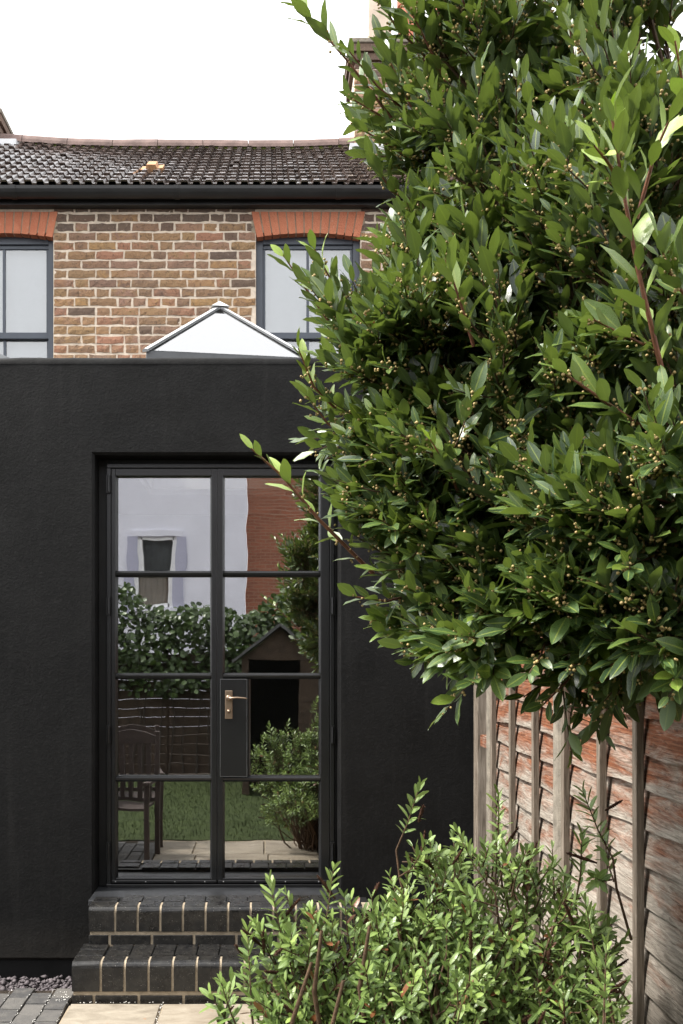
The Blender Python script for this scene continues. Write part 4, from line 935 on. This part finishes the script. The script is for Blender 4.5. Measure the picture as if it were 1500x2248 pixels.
# chairs and table
def chair(loc, rz, label):
    c = empty('garden_chair', loc); c.rotation_euler.z = rz; tag(c, label, 'chair', 'wooden garden chairs')
    for x in (-.22, .22):
        MB().box(x - .02, x + .02, -.22, -.18, 0, .62).obj('leg', 'chair_wood', c, bevel=.004); MB().box(x - .02, x + .02, .20, .24, 0, 1.02).obj('leg', 'chair_wood', c, bevel=.004)
        MB().box(x - .028, x + .028, -.24, .20, .622, .645).obj('armrest', 'chair_wood', c)
    for i in range(6): MB().box(-.2, .2, -.21 + i * .068, -.21 + i * .068 + .06, .42, .44).obj('seat_slat', 'chair_wood', c)
    for i in range(5): MB().box(-.15 + i * .075 - .018, -.15 + i * .075 + .018, .212, .228, .46, .94).obj('back_slat', 'chair_wood', c)
    pr = [(-.199, .92), (.199, .92), (.199, .98), (.1, 1.015), (0, 1.03), (-.1, 1.015), (-.199, .98)]
    MB().prism(pr, .207, .233, 'y').obj('top_rail', 'chair_wood', c); MB().box(-.199, .199, .207, .233, .44, .47).obj('bottom_rail', 'chair_wood', c)
    return c
chair((-1.16, 3.15, 0), R(185), 'dark slatted wooden garden chair close to the steps'); chair((-1.18, 2.5, -.005), R(170), 'dark slatted wooden garden chair on the lawn edge')
TB = empty('garden_table', (-1.75, 2.85, 0)); tag(TB, 'dark slatted wooden garden table beside the two chairs', 'table')
for i in range(8): rel(box('top_slat', 'chair_wood', None, -2.1 + i * .09, -2.1 + i * .09 + .08, 2.4, 3.3, .72, .745), TB)
for x in (-2.05, -1.47):
    for y in (2.45, 3.25): rel(box('leg', 'chair_wood', None, x - .025, x + .025, y - .025, y + .025, -.01, .719), TB)
GP = empty('geranium_pot', (-1.5, 2.9, .746)); tag(GP, 'potted red geranium standing on the garden table', 'plant pot')
MB().lathe([(.055, 0), (.085, .14), (.092, .14), (.092, .165), (.08, .165)], (0, 0, 0), 16).obj('pot', 'terracotta_pot', GP)
gv = Leaves()
for i in range(90): u = rv_().normalized(); u.z = abs(u.z); gv.add(Vector((0, 0, .2)) + u * random.uniform(.03, .12), u + rv_(.3), Vector((0, 0, 1)) + rv_(.3), .05, .05, .2, .3, 0)
V, A, q, N_ = gv.build(HEB_T, HEB_W); n, k, _ = V.shape
link('foliage', np_mesh('foliage', 'ivy_leaf', V.reshape(-1, 3), (q[None] + (np.arange(n) * k)[:, None, None]).reshape(-1, 4), A.reshape(-1, 4)), GP)
for i in range(4):
    u = Vector((random.uniform(-.12, .12), random.uniform(-.1, .1), .40 + random.uniform(0, .08))); b = MB()
    for k in range(14): c = u + rv_(.018); d = rv_(.014); b.add([c + d, c + rv_(.014), c - d], [(0, 1, 2)])
    b.tube([(0, 0, .16), u], .002, 4); b.obj('flower', 'red_petal', GP)
# far houses
wh = empty('white_house', (-3, -11, 0)); tag(wh, 'white rendered house with one sash window, mirrored in the door glass', 'house')
wx0, wx1, wz0, wz1 = -2.95, -2.10, 2.75, 4.32; wy = -11
b = MB(); b.box(-8, wx0, wy - .3, wy, -.12, 7.5).box(wx1, -.52, wy - .3, wy, -.12, 7.5).box(wx0, wx1, wy - .3, wy, -.12, wz0).box(wx0, wx1, wy - .3, wy, wz1, 7.5); rel(b.obj('wall', 'white_wall', None), wh)
wn = empty('window', (-2.5, wy, wz0)); rel(wn, wh)
for a, c, z0, z1 in ((wx0, wx0 + .10, wz0, wz1), (wx1 - .10, wx1, wz0, wz1), (wx0 + .0705, wx1 - .0705, wz0, wz0 + .08), (wx0 + .0705, wx1 - .0705, wz1 - .07, wz1), (wx0 + .0705, wx1 - .0705, 3.50, 3.57)): pbox('frame', 'white_paint', wn, a, c, wy - .10, wy - .02, z0, z1, 0)
pbox('pane', 'window_glass', wn, wx0 + .071, wx1 - .071, wy - .13, wy - .125, wz0 + .081, wz1 - .071, 0); 
b = MB(); n = 40; vs = [(wx0 + (wx1 - wx0) * i / n, wy - .22 + .02 * math.sin(i * 1.1), z) for z in (wz0, wz1) for i in range(n + 1)]
part(b.add(vs, [(i, i + 1, n + 2 + i, n + 1 + i) for i in range(n)]), 'curtain', 'curtain', wn)
simple('reveal_shade_tint', (.42, .42, .52), .85, .2, var=.04)
for a, c, z0, z1 in ((wx0 - .24, wx0 - .002, wz0 - .3, wz1 + .02), (wx1 + .002, wx1 + .24, wz0 - .3, wz1 + .02)): rel(box('reveal_shade_strip', 'reveal_shade_tint', None, a, c, wy + .001, wy + .04, z0, z1), wh)  # flat strips either side, lavender colour painting in the window reveal's shade
rel(box('window_surround', 'white_wall', None, wx0 - .16, wx1 + .16, wy + .001, wy + .05, wz1 + .02, wz1 + .16), wh); rel(box('sill', 'white_wall', None, wx0 - .1, wx1 + .1, wy + .001, wy + .1, wz0 - .08, wz0 - .01), wh)
rh = empty('red_brick_house', (2, -11.6, 0)); tag(rh, 'red brick house beside the white one, mirrored in the door glass', 'house')
rel(box('wall', 'far_red_brick', None, -.515, 5, -11.9, -11.35, -.12, 7.2), rh)
rel(box('window', 'white_paint', None, .78, 1.7, -11.348, -11.30, 2.9, 4.3), rh); rel(box('pane', 'curtain', None, .88, 1.6, -11.299, -11.29, 3.0, 4.2), rh)
print('objects', len(bpy.data.objects))
